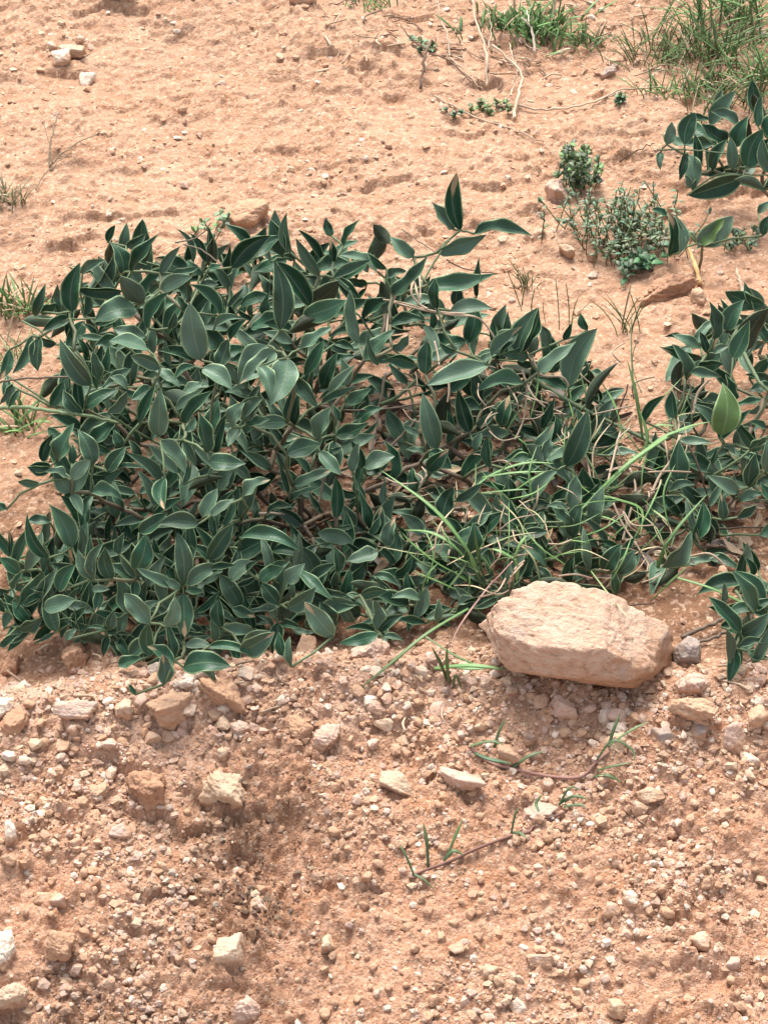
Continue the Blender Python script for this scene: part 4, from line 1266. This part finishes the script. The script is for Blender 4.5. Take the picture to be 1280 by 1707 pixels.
tuft_px('sprawling grass with pink stem and broad blades in front of the big rock', (745, 1125), [
    (W_(P_D, [(1060, 820, .03), (870, 935, .03), (700, 1075, .02), (540, 1205, .006)]), 7, GREEN, OLIVE),
    (W_(P_D, [(900, 1100, .015), (1060, 1085, .03), (1250, 1105, .03)]), 9),
    (W_(P_D, [(860, 950, .03), (1000, 1040, .025), (1120, 1090, .02)]), 5, OLIVE, GREEN),
    (W_(P_D, [(950, 1080, .015), (1050, 1100, .02), (1180, 1095, .025)]), 6, LIME, GREEN),
    (W_(P_D, [(960, 1160, .005), (930, 1080, .03), (890, 1000, .05)]), 8, OLIVE, OLIVE),
    (W_(P_D, [(970, 1170, .005), (960, 1080, .03), (960, 1000, .05)]), 7, OLIVE, GREEN),
    (W_(P_D, [(990, 1190, .005), (1000, 1130, .02), (1030, 1200, .005)]), 6, OLIVE, OLIVE),
    (W_(P_D, [(1265, 600, .06), (1200, 670, .05), (1140, 735, .04), (1000, 935, .02), (960, 1100, .01)]), 4, PINKSTEM, PINKSTEM * .7),
    (W_(P_F, [(280, 70, .07), (300, 20, .08), (330, -20, .085)]), 7, LIME, LIME),
    (W_(P_F, [(275, 75, .07), (230, 50, .08), (190, 35, .08)]), 7, LIME, LIME),
    (W_(P_F, [(280, 75, .07), (290, 120, .06), (285, 165, .05)]), 8, LIME, LIME),
    (W_(P_F, [(5, 520, .01), (30, 620, .004), (60, 760, .004), (95, 855, .004)]), 3.5, PINKSTEM, PINKSTEM)])
tuft_px('pale green grass with long blades sprawling between the two shrubs', (1075, 740), [
    (W_(P_E, [(745, 700, .05), (700, 400, .10), (700, 90, .14)]), 3, GREEN, OLIVE),
    (W_(P_E, [(745, 700, .05), (720, 520, .09), (680, 360, .12)]), 7, LIME, LIME),
    (W_(P_E, [(740, 500, .08), (700, 360, .1), (750, 200, .13)]), 2.5, OLIVE, STRAW),
    (W_(P_E, [(430, 1060, .03), (560, 920, .06), (700, 790, .08), (900, 660, .08), (1040, 620, .08)]), 9),
    (W_(P_E, [(400, 1075, .03), (480, 1000, .05), (600, 890, .06), (740, 760, .07)]), 6, GREEN, GREEN),
    (W_(P_E, [(510, 925, .05), (640, 955, .05), (740, 1000, .04), (735, 1110, .03)]), 6, LIME, LIME),
    (W_(P_E, [(810, 1250, .01), (870, 1110, .04), (1030, 920, .06)]), 7, GREEN, GREEN),
    (W_(P_E, [(0, 930, .05), (100, 850, .06), (240, 800, .07), (370, 800, .07)]), 6),
    (W_(P_E, [(60, 860, .06), (200, 840, .07), (340, 835, .07)]), 5),
    (W_(P_E, [(200, 915, .05), (270, 870, .06), (330, 835, .06)]), 5),
    (W_(P_E, [(30, 930, .05), (180, 915, .06), (260, 910, .06)]), 4, GREEN, GREEN),
    (W_(P_E, [(120, 860, .06), (210, 760, .08), (260, 760, .08)]), 4, OLIVE, GREEN),
    (W_(P_E, [(730, 800, .05), (765, 690, .07), (725, 560, .09)]), 7, LIME, GREEN),
    (W_(P_E, [(700, 800, .06), (830, 690, .08), (980, 640, .08)]), 7, LIME, GREEN),
    (W_(P_E, [(790, 1000, .04), (840, 1040, .04), (870, 1085, .03)]), 5, LIME, STRAW),
    (W_(P_E, [(750, 680, .06), (800, 640, .07), (900, 640, .07)]), 5, GREEN, LIME),
    (W_(P_F, [(920, 150, .05), (1050, 190, .05), (1160, 240, .04), (1235, 270, .03)]), 6),
    (W_(P_F, [(820, 240, .02), (880, 180, .05), (975, 95, .07)]), 6, GREEN, OLIVE),
    (W_(P_F, [(840, 110, .05), (870, 30, .08), (905, -20, .09)]), 6, GREEN, GREEN)] + wisps(78, (830, 690, 1130, 970), .06, 95, 3, (1.8, 4.2)))
tuft_px('thin sparse grass standing behind the arching shrub tips', (910, 540), [
    (W_(P_E, [(285, 200, .01), (270, 130, .04), (285, 50, .07)]), 4, GREEN, OLIVE), (W_(P_E, [(390, 230, .01), (385, 120, .05), (375, 10, .09)]), 2.5, OLIVE, OLIVE),
    (W_(P_E, [(430, 220, .01), (430, 130, .05), (420, 30, .09)]), 3, GREEN, OLIVE), (W_(P_E, [(230, 150, .01), (200, 60, .04), (170, -20, .07)]), 3, OLIVE, OLIVE),
    (W_(P_E, [(440, 240, .01), (450, 150, .05), (470, 90, .07)]), 3, GREEN, GREEN), (W_(P_E, [(230, 130, .01), (240, 50, .04), (255, -20, .07)]), 4, GREEN, OLIVE),
    (W_(P_E, [(330, 200, .01), (320, 130, .03), (330, 90, .05)]), 2.5, STRAW, STRAW), (W_(P_E, [(400, 230, .01), (480, 150, .04), (520, 110, .05)]), 2.5, STRAW, OLIVE)])


def tuft(label, px, py, n, L, spread, seed, c0=GREEN, c1=LIME, w=5, lean=.8, cat='grass', group=None, wide=None):
    rnd = random.Random(seed)
    n = int(n * 1.9); L = L * 1.2; w = w * .85
    root = empty('grass_tuft', on_ground(px, py), label, cat, group)
    for k in range(min(n, 98)):
        b = on_ground(px + rnd.gauss(0, spread), py + rnd.gauss(0, spread * .35))
        a = rnd.uniform(0, 6.28); ln = L * PXM * rnd.uniform(.5, 1.15); le = rnd.uniform(.15, lean)
        d = np.array([math.cos(a) * le, math.sin(a) * le * .8, 1.0]); d /= np.linalg.norm(d)
        dr = rnd.uniform(.1, .7)
        P = [b + d * ln * t + np.array([math.cos(a) * .25, math.sin(a) * .2, -.32]) * ln * dr * t * t for t in np.linspace(0, 1, 8)]
        P[0] = P[0] - np.array([0, 0, .003])
        m = rnd.random()
        cc0 = np.array(c0) * rnd.uniform(.75, 1.15); cc1 = np.array(c1) * rnd.uniform(.7, 1.1)
        if m < .15: cc0 = cc1 = STRAW * rnd.uniform(.7, 1)
        blade(root, P, w * PXM * rnd.uniform(.6, 1.2), cc0, cc1)
    return root


TUFTS = [
    ('dense green grass clump at the top edge, right of centre', 880, 48, 70, 58, 40, 1, GREEN, LIME, 6, 1.6),
    ('short leafy grass at the left half of the dense top clump', 855, 40, 52, 36, 26, 31, DGREEN, LIME, 8, 1.7),
    ('short leafy grass at the right half of the dense top clump', 905, 52, 52, 36, 26, 32, GREEN, LIME, 8, 1.7),
    ('small grass clump right of the dense one at the top', 978, 66, 20, 50, 16, 2, GREEN, OLIVE, 4.5, 1.6),
    ('sparse grass on bare yellow soil at the top right', 1085, 95, 34, 80, 42, 3, OLIVE, GREEN, 4, 1.7),
    ('large tangled grass clump in the top right corner', 1210, 90, 46, 105, 50, 4, GREEN, OLIVE, 5, 1.6),
    ('grass clump at the right edge above the arching shrub shoot', 1262, 150, 40, 85, 26, 5, GREEN, LIME, 5.5, 1.5),
    ('low green grass under the top right clump', 1180, 158, 34, 55, 24, 6, GREEN, OLIVE, 5, 1.6),
    ('small faded grass tuft at the left edge of the bare crust', 14, 345, 18, 60, 16, 8, OLIVE, STRAW, 3.5, 1.6),
    ('bright green grass at the left edge behind the shrub', 22, 520, 30, 75, 22, 9, LIME, GREEN, 5, 1.5),
    ('yellow green grass drooping at the left edge beside the shrub stem', 40, 715, 16, 70, 18, 10, LIME, LIME, 5.5, 1.8),
    ('low green grass cut by the top edge near the middle', 618, 4, 26, 34, 28, 12, GREEN, LIME, 4, 1.4),
    ('wiry grass between the pale leaning stick and the right edge', 1150, 95, 36, 110, 40, 21, OLIVE, GREEN, 3.5, 1.8),
    ('tall grass blades crossing the top right corner', 1235, 40, 50, 120, 40, 22, GREEN, LIME, 5, 1.5),
    ('green grass creeping left of the arching shrub shoot', 1110, 165, 22, 55, 22, 23, GREEN, LIME, 4, 1.7),
    ('wiry grass hanging over the leaves of the arching shrub shoot', 1235, 195, 40, 80, 40, 25, OLIVE, GREEN, 3.5, 1.8),
    ('fine pale grass at the left edge above the shrub stem', 20, 600, 18, 70, 24, 24, LIME, STRAW, 3, 1.7),
    ('tiny grass tuft just left of the grey bushy herb foot', 880, 478, 8, 60, 10, 13, OLIVE, GREEN, 3, 1.0),
    ('thin grass blades among the sparse stems right of the arching tips', 1052, 560, 7, 95, 12, 14, GREEN, OLIVE, 3, .8),
]
for t in TUFTS:
    tuft(*t)


def runner(label, line, w, blades, col=PINKSTEM):
    P = smooth_line([on_ground(p[0], p[1], .003 + (p[2] if len(p) > 2 else 0)) for p in line], 6)
    root = empty('grass_runner', P[0], label, 'grass')
    acc = Acc(); n = len(P)
    tube(acc, P, [w * PXM / 2] * n, np.tile(col, (n, 1)), 6)
    acc.build('stem', M_STEM, root)
    for b in blades:
        pts, bw = b[0], b[1]
        Q = smooth_line([on_ground(p[0], p[1], .004 + p[2]) for p in pts], 6)
        blade(root, Q, bw * PXM * .62, b[2] if len(b) > 2 else DGREEN, b[3] if len(b) > 3 else OLIVE)


runner('creeping grass runner with dark leaves, upper one on the gravel', [P_F(95, 850), P_F(180, 905), P_F(270, 930), P_F(420, 945), P_F(540, 945), P_F(600, 910), P_F(650, 885)], 5, [
    (W_(P_F, [(95, 855, 0), (200, 870, .008), (280, 910, .004)]), 9, OLIVE, DGREEN), (W_(P_F, [(120, 880, 0), (180, 925, .006), (270, 935, .004)]), 10, DGREEN, DGREEN),
    (W_(P_F, [(195, 875, .005), (215, 840, .015), (240, 800, .02)]), 7), (W_(P_F, [(270, 930, 0), (330, 915, .012), (395, 890, .015)]), 8),
    (W_(P_F, [(640, 890, .004), (720, 850, .015), (805, 805, .02)]), 6, OLIVE, GREEN), (W_(P_F, [(645, 880, .004), (665, 840, .015), (690, 790, .025)]), 8),
    (W_(P_F, [(600, 915, .002), (660, 885, .012), (740, 905, .01), (745, 950, .006)]), 6), (W_(P_F, [(590, 960, .002), (640, 985, .006), (700, 995, .003)]), 9),
    (W_(P_F, [(600, 945, .002), (660, 965, .008), (740, 960, .006)]), 6)])
runner('creeping grass runner with reddish stem, lower one on the slope', [P_2(735, 945), P_2(800, 915), P_2(900, 880), P_2(1000, 840), P_2(1150, 795), P_2(1230, 770), P_F(350, 1165), P_F(420, 1135), P_F(475, 1110)], 5, [
    (W_(P_2, [(740, 945, 0), (705, 905, .012), (678, 872, .018)]), 6), (W_(P_2, [(740, 945, 0), (780, 970, .006), (825, 992, .003)]), 6), (W_(P_2, [(803, 908, 0), (795, 860, .015), (780, 812, .024)]), 8),
    (W_(P_2, [(880, 885, .002), (915, 840, .014), (948, 792, .022)]), 7, OLIVE, GREEN), (W_(P_2, [(870, 890, .002), (910, 875, .01), (955, 880, .006)]), 9), (W_(P_2, [(1160, 792, .002), (1190, 805, .008), (1222, 832, .004)]), 8),
    (W_(P_2, [(1155, 795, .002), (1170, 760, .014), (1185, 745, .018)]), 6), (W_(P_F, [(370, 1150, .004), (360, 1115, .015), (385, 1095, .02)]), 8), (W_(P_F, [(450, 1085, .004), (510, 1075, .012), (570, 1080, .012)]), 8),
    (W_(P_F, [(455, 1085, .004), (490, 1060, .014), (530, 1050, .016)]), 6), (W_(P_F, [(470, 1095, .004), (530, 1100, .01), (555, 1110, .008)]), 7)], np.array((.20, .10, .075)))

# bare twigs
def twig(label, branches, col=PALEWOOD, name='twig', lift=.004, jit=.0008, cat='twig'):
    """branches: list of (pixel line, width px); the first is the main stick"""
    rnd = random.Random(len(label) * 31 + int(branches[0][0][0][0]))
    first = None
    for pts, w in branches:
        P = smooth_line([on_ground(p[0], p[1], lift + (p[2] if len(p) > 2 else 0)) for p in pts], 6)
        P = [p + np.array([rnd.gauss(0, jit), rnd.gauss(0, jit), rnd.gauss(0, jit)]) for p in P]
        if first is None:
            first = empty(name, P[0], label, cat)
        acc = Acc(); n = len(P)
        c = np.array(col)[None] * np.array([rnd.uniform(.8, 1.2) for _ in P])[:, None]
        tube(acc, P, [w * .72 * PXM / 2 * (1.05 - .45 * i / n) * rnd.uniform(.85, 1.15) for i in range(n)], c, 6)
        acc.build('stick', M_TWIG, first)
    return first


def q(f, *pts):
    return [(*f(p[0], p[1]), *(p[2:] if len(p) > 2 else ())) for p in pts]


BONE = np.array((0.50, 0.38, 0.275))
twig('long thin pale twig lying on bare soil behind the shrub', [(q(P_T, (625, 390), (800, 475), (950, 545), (1090, 600)), 6), (q(P_T, (1090, 600), (1130, 660), (1160, 700)), 4)], BONE * .8)
twig('long pale twig curving right from the forked twig cluster', [(q(P_G, (215, 403), (300, 408), (430, 428), (590, 430), (700, 390), (900, 375), (960, 390)), 7), (q(P_G, (590, 428), (660, 405), (700, 395)), 5)], BONE)
twig('forked bleached twig standing in the middle of the top', [(q(P_T, (960, 500, 0), (985, 400, .012), (990, 340, .02), (870, 275, .03)), 9), (q(P_T, (985, 345, .02), (955, 300, .03), (945, 265, .035)), 6), (q(P_T, (950, 420, .006), (960, 370, .012), (975, 345, .02)), 5)], BONE * 1.1)
twig('upright pale forked stick at the top, left of the grass clump', [(q(P_T, (850, 330, 0), (845, 250, .01), (800, 150, .02), (785, 60, .03)), 9), (q(P_T, (785, 65, .03), (820, 40, .03), (850, 0, .04)), 7), (q(P_T, (845, 245, .01), (865, 180, .02), (845, 140, .03)), 5)], BONE)
twig('slim pale twig left of the upright forked stick at the top', [(q(P_T, (690, 240), (680, 170, .01), (645, 80, .02), (640, 0, .03)), 7), (q(P_T, (690, 240), (760, 300), (830, 345)), 6)], BONE * .8)
twig('white forked stick in the foot of the dense grass clump', [(q(P_T, (1060, 210, 0), (1035, 165, .012), (995, 155, .018)), 8), (q(P_T, (1030, 160, .012), (1015, 110, .02)), 5)], WHITE)
twig('short pale stick lying in front of the dense grass clump', [(q(P_T, (985, 230), (1070, 238)), 6)], BONE)
twig('dark grey forked twig casting a hooked shape at the top', [(q(P_T, (565, 370, 0), (580, 310, .01), (610, 220, .02)), 8), (q(P_T, (590, 260, .015), (530, 230, .015), (480, 190, .02)), 5), (q(P_T, (600, 255, .01), (700, 290, .01), (800, 350, .004)), 5)], np.array((.17, .11, .08)))
twig('thin dark rootlet on bare soil right of the grey herb top', [(q(P_G, (695, 630), (760, 610), (830, 585)), 4)], WOOD * .6)
twig('pale stick leaning in the top right grass', [(q(P_G, (895, 315), (940, 260, .01), (990, 190, .03)), 5), (q(P_G, (1090, 350), (1150, 320, .01), (1100, 290, .02)), 5)], BONE)
twig('grey forked dead weed on the bare crust at left', [(q(lambda x, y: (x / 2, y / 2), (165, 570), (180, 510, .012), (205, 455, .02)), 5), (q(lambda x, y: (x / 2, y / 2), (170, 565), (240, 530, .008), (340, 484, .012)), 5),
     (q(lambda x, y: (x / 2, y / 2), (175, 560), (160, 500, .012), (140, 445, .02)), 3), (q(lambda x, y: (x / 2, y / 2), (120, 650), (150, 600), (240, 540, .006)), 4), (q(lambda x, y: (x / 2, y / 2), (190, 540), (240, 545, .004), (280, 560)), 3)], np.array((.25, .19, .13)), 'dead_weed', cat='weed')
twig('short yellow tan stalk piece standing below the leafy sprig', [(q(P_G, (1010, 1130, 0), (990, 1060, .004), (965, 990, .010)), 14)], np.array((.55, .36, .17)), 'stalk')
twig('pale flat stalk at the right below the leafy sprig', [(q(P_G, (1180, 1185, 0), (1165, 1140, .006), (1150, 1090, .012)), 11)], BONE * .95, 'stalk')
twig('grey dead strip lying right of the big rock under the seedling', [(q(P_F, (930, 430), (1040, 390, .004), (1140, 345, .006)), 10), (q(P_F, (950, 440), (1060, 440, .002), (1140, 390, .006)), 9)], np.array((.17, .13, .10)), 'dead_twig', cat='twig')


def thread(label, lines, col=BONE):
    """dry curled roots and straw caught in the shrub"""
    root = None
    for pts, w in lines:
        P = smooth_line(poly_px(pts), 6)
        if root is None:
            root = empty('straw', P[0], label, 'straw')
        acc = Acc(); n = len(P)
        tube(acc, P, [w * PXM / 2] * n, np.tile(col, (n, 1)), 5)
        acc.build('stalk', M_TWIG, root)


thread('bleached curly straw caught on the arching shrub tips', [
    (W_(P_B, [(625, 705, .12), (640, 600, .13), (680, 520, .14), (735, 480, .145), (755, 530, .145), (765, 570, .14)]), 4), (W_(P_B, [(650, 570, .13), (760, 600, .13), (900, 625, .125), (1020, 640, .12), (1090, 730, .1)]), 4),
    (W_(P_B, [(700, 470, .15), (715, 440, .155), (760, 420, .155), (770, 555, .15)]), 3), (W_(P_B, [(745, 470, .15), (730, 530, .145), (760, 575, .14), (800, 600, .14)]), 4), (W_(P_B, [(610, 560, .13), (700, 575, .13), (830, 610, .13), (960, 620, .125)]), 3),
    (W_(P_B, [(830, 740, .1), (845, 800, .1), (850, 840, .1)]), 3), (W_(P_B, [(880, 850, .09), (892, 940, .08), (885, 1000, .07)]), 4)], BONE * 1.2)
thread('pale straw and dead stems lying in the gap between the shrubs', [
    (W_(P_E, [(905, 680, .08), (870, 780, .07), (820, 850, .06), (780, 935, .05)]), 5), (W_(P_E, [(655, 650, .05), (630, 740, .05), (590, 910, .04)]), 4), (W_(P_E, [(690, 820, .05), (715, 910, .04), (680, 1050, .03), (660, 1130, .02)]), 4),
    (W_(P_E, [(620, 970, .04), (660, 1060, .03), (720, 1150, .02), (780, 1250, .01)]), 4), (W_(P_E, [(230, 400, .08), (270, 500, .07), (330, 560, .06)]), 4), (W_(P_E, [(270, 330, .09), (310, 420, .08), (400, 430, .08), (430, 470, .07)]), 4),
    (W_(P_E, [(200, 700, .04), (240, 600, .05), (250, 470, .07)]), 4), (W_(P_E, [(180, 540, .05), (300, 580, .04), (420, 590, .04)]), 3), (W_(P_E, [(480, 690, .04), (520, 850, .03), (500, 900, .03)]), 4), (W_(P_E, [(940, 1200, .02), (1030, 1185, .03), (1100, 1240, .02)]), 4),
    (W_(P_E, [(1030, 440, .1), (980, 500, .09), (960, 590, .08)]), 5), (W_(P_E, [(360, 360, .08), (290, 420, .07), (240, 520, .06)]), 3), (W_(P_E, [(590, 830, .04), (700, 810, .04), (790, 830, .04)]), 4), (W_(P_E, [(540, 770, .03), (640, 760, .03), (700, 740, .03)]), 5)], BONE * .95)


_r = random.Random(17)
_l = []
for _k in range(98):
    _x, _y = _r.uniform(690, 1120), _r.uniform(600, 980)
    _a = _r.uniform(0, 6.28); _d = _r.uniform(25, 75); _ht = _r.uniform(.005, .085)
    _b = _r.uniform(-.35, .35)
    _l.append(([(_x, _y, _ht), (_x + _d * (.5 * math.cos(_a) - _b * math.sin(_a)), _y + _d * (.5 * math.sin(_a) + _b * math.cos(_a)) * .7, _ht + .008), (_x + _d * math.cos(_a), _y + _d * math.sin(_a) * .7, max(_ht - .01, .004))], _r.uniform(1.6, 3.6)))
thread('tangle of short broken straw on the litter left of the right hand shrub', _l, BONE * .8)

# herbs: many small leaves on thin stems
def herb(label, px, py, n, L, spread, seed, col, lw, ll, cat='herb', per=7, name='herb', lean=.7):
    rnd = random.Random(seed)
    root = empty(name, on_ground(px, py), label, cat)
    st = Acc(); lf = Acc()
    for k in range(n):
        b = on_ground(px + rnd.gauss(0, spread), py + rnd.gauss(0, spread * .5), -.001)
        a = rnd.uniform(0, 6.28); le = rnd.uniform(0, lean); ln = L * PXM * rnd.uniform(.5, 1.1)
        d = np.array([math.cos(a) * le, math.sin(a) * le, 1.0]); d /= np.linalg.norm(d)
        P = [b + d * ln * t + np.array([rnd.gauss(0, .001), rnd.gauss(0, .001), 0]) for t in np.linspace(0, 1, 5)]
        tube(st, P, [.0006] * 5, np.tile(OLIVE * rnd.uniform(.7, 1.2), (5, 1)), 5)
        for j in range(per):
            t = rnd.uniform(.25, 1.0); p = b + d * ln * t
            u = np.array([rnd.gauss(0, 1), rnd.gauss(0, 1), rnd.uniform(.0, 1.2)]); u /= np.linalg.norm(u)
            l = ll * PXM * rnd.uniform(.6, 1.2)
            c = np.array(col[rnd.randrange(len(col))]) * rnd.uniform(.7, 1.25)
            Q = [p + u * l * s - np.array([0, 0, .25]) * l * s * s for s in np.linspace(0, 1, 5)]
            V, F, C = blade_geo(Q, lw * PXM * rnd.uniform(.7, 1.2), c, c * 1.05)
            hwk = np.array([.35, .9, 1.1, .8, .1])
            ctr = np.repeat(np.array(Q), 4, 0)
            V = ctr + (V - ctr) * np.repeat(hwk, 4)[:, None]
            lf.add(V, F, C)
        if n <= 16:
            st.build('stem', M_STEM, root); st = Acc()
    if st.n: st.build('stem', M_STEM, root)
    tag(lf.build('foliage', M_GRASS, root), kind='stuff')


SAGE = (0.13, 0.165, 0.105); MINT = (0.10, 0.19, 0.105)
herb('grey green bushy herb with tiny leaves beside the pinkish white stone', 1040, 392, 105, 105, 44, 1, [(.14, .19, .10), (.12, .18, .10), MINT, (.2, .18, .12), OLIVE], 5.5, 17, per=8, lean=.9)
herb('low mint green herb at the foot of the grey bushy herb', 1052, 438, 16, 42, 26, 2, [MINT, (.08, .2, .08), SAGE], 13, 26, per=5, lean=1.2)
herb('upright light green herb with small leaves behind the grey bushy herb', 968, 300, 22, 92, 15, 3, [OLIVE, LIME * .8, SAGE], 10, 17, per=11, lean=.4)
herb('yellowish green seedling at the foot of the forked bleached twig', 815, 172, 9, 28, 12, 4, [LIME * .75, OLIVE, (.26, .24, .1)], 10, 17, per=6, lean=1.2, name='seedling', cat='seedling')
herb('single tiny green seedling against the long pale curving twig', 1042, 182, 4, 24, 5, 5, [OLIVE, MINT], 9, 16, per=6, lean=.9, name='seedling', cat='seedling')
herb('small green seedling near the top edge, left of the slim pale twig', 698, 74, 8, 26, 12, 6, [OLIVE, MINT], 9, 16, per=6, lean=1.2, name='seedling', cat='seedling')
herb('tiny dark seedling below the long thin pale twig start', 762, 180, 4, 14, 8, 7, [SAGE, MINT], 8, 12, per=5, lean=1.2, name='seedling', cat='seedling')
herb('pale green flowering weed tip rising behind the shrub', 350, 404, 6, 70, 14, 8, [(.16, .24, .12), LIME * .8, SAGE], 9, 18, per=5, lean=.6, name='weed', cat='weed')
herb('low grey green weed at the right edge under the shrub shoot', 1235, 400, 12, 34, 22, 9, [SAGE, MINT, OLIVE], 9, 16, per=6, lean=1.2)

# dead leaves under the shrubs
def litter(n, poly, seed):
    rnd = random.Random(seed); acc = Acc()
    xs = [p[0] for p in poly]; ys = [p[1] for p in poly]
    k = 0
    while k < n:
        x = rnd.uniform(min(xs), max(xs)); y = rnd.uniform(min(ys), max(ys))
        if not inside(poly, x, y): continue
        k += 1
        b = on_ground(x, y, rnd.uniform(.001, .008)); a = rnd.uniform(0, 6.28); L = rnd.uniform(18, 60) * PXM
        t = b + np.array([math.cos(a), math.sin(a), rnd.uniform(-.05, .25)]) * L
        c = np.array(rnd.choice([(.24, .17, .11), (.30, .22, .15), (.16, .11, .08), (.38, .29, .21), (.20, .17, .15)])) * rnd.uniform(.7, 1.15)
        V, F, A, UV, M = leaf_geo(b, t, L * rnd.uniform(.2, .42), UP + np.array([rnd.gauss(0, .5), rnd.gauss(0, .5), 0]), rnd.uniform(.1, .9), rnd.uniform(-.05, .12), .3, c, rnd)
        acc.add(V, F, A)
    o = acc.build('leaf_litter', M_TWIG)
    tag(o, 'brown and grey dead leaves littering the soil beneath the shrubs', 'leaf litter', kind='stuff')


litter(650, [(430, 700), (600, 640), (1000, 640), (1090, 760), (1280, 760), (1280, 960), (1050, 980), (800, 960), (560, 1000), (100, 1030), (60, 900), (430, 900)], 3)

def debris(n, box, seed, name, label):
    r = random.Random(seed); acc = Acc()
    for k in range(n):
        x, y = r.uniform(box[0], box[2]), r.uniform(box[1], box[3])
        b = on_ground(x, y, .002); a = r.uniform(0, 6.28); L = r.uniform(10, 55) * PXM
        e = b + np.array([math.cos(a), math.sin(a), r.uniform(0, .2)]) * L
        m = (b + e) / 2 + np.array([r.gauss(0, .1), r.gauss(0, .1), .05]) * L
        c = np.array(r.choice([(.40, .29, .2), (.2, .13, .09), (.52, .40, .29), (.28, .2, .14)]))
        tube(acc, smooth_line([b, m, e], 3), [r.uniform(.0006, .0014)] * 7, np.tile(c, (7, 1)), 5)
    tag(acc.build(name, M_TWIG), label, 'debris', kind='stuff')


debris(150, (540, 0, 1280, 130), 6, 'plant_debris', 'broken dry stalks strewn over the soil among the top grass')
debris(40, (0, 1070, 1280, 1200), 8, 'plant_debris', 'dry rootlets and stalk bits lying along the front edge of the shrubs')

# ------------------------------------------------------------------ light
EL, AZ = math.radians(60), math.radians(-12)
W = bpy.data.worlds.new('World'); SC.world = W; W.use_nodes = True
nt = W.node_tree
sky = nt.nodes.new('ShaderNodeTexSky'); sky.sky_type = 'NISHITA'; sky.sun_disc = False
sky.sun_elevation = EL; sky.sun_rotation = AZ
sky.dust_density = 3.0; sky.air_density = 1.0
hs = nt.nodes.new('ShaderNodeHueSaturation'); hs.inputs['Saturation'].default_value = 0.35     # cloud veil
nt.links.new(sky.outputs[0], hs.inputs['Color']); nt.links.new(hs.outputs[0], nt.nodes['Background'].inputs[0])
nt.nodes['Background'].inputs[1].default_value = 0.10
ld = bpy.data.lights.new('sun', 'SUN'); ld.energy = 2.0; ld.angle = math.radians(32); ld.color = (1, .95, .88)
lo = bpy.data.objects.new('sun', ld); COL.objects.link(lo)
tosun = Vector((math.sin(AZ) * math.cos(EL), math.cos(AZ) * math.cos(EL), math.sin(EL)))
lo.rotation_euler = tosun.to_track_quat('Z', 'Y').to_euler()
lo.location = tosun * 5

SC.view_settings.view_transform = 'Standard'
SC.view_settings.look = 'None'
SC.view_settings.gamma = 1
SC.view_settings.exposure = 1.66
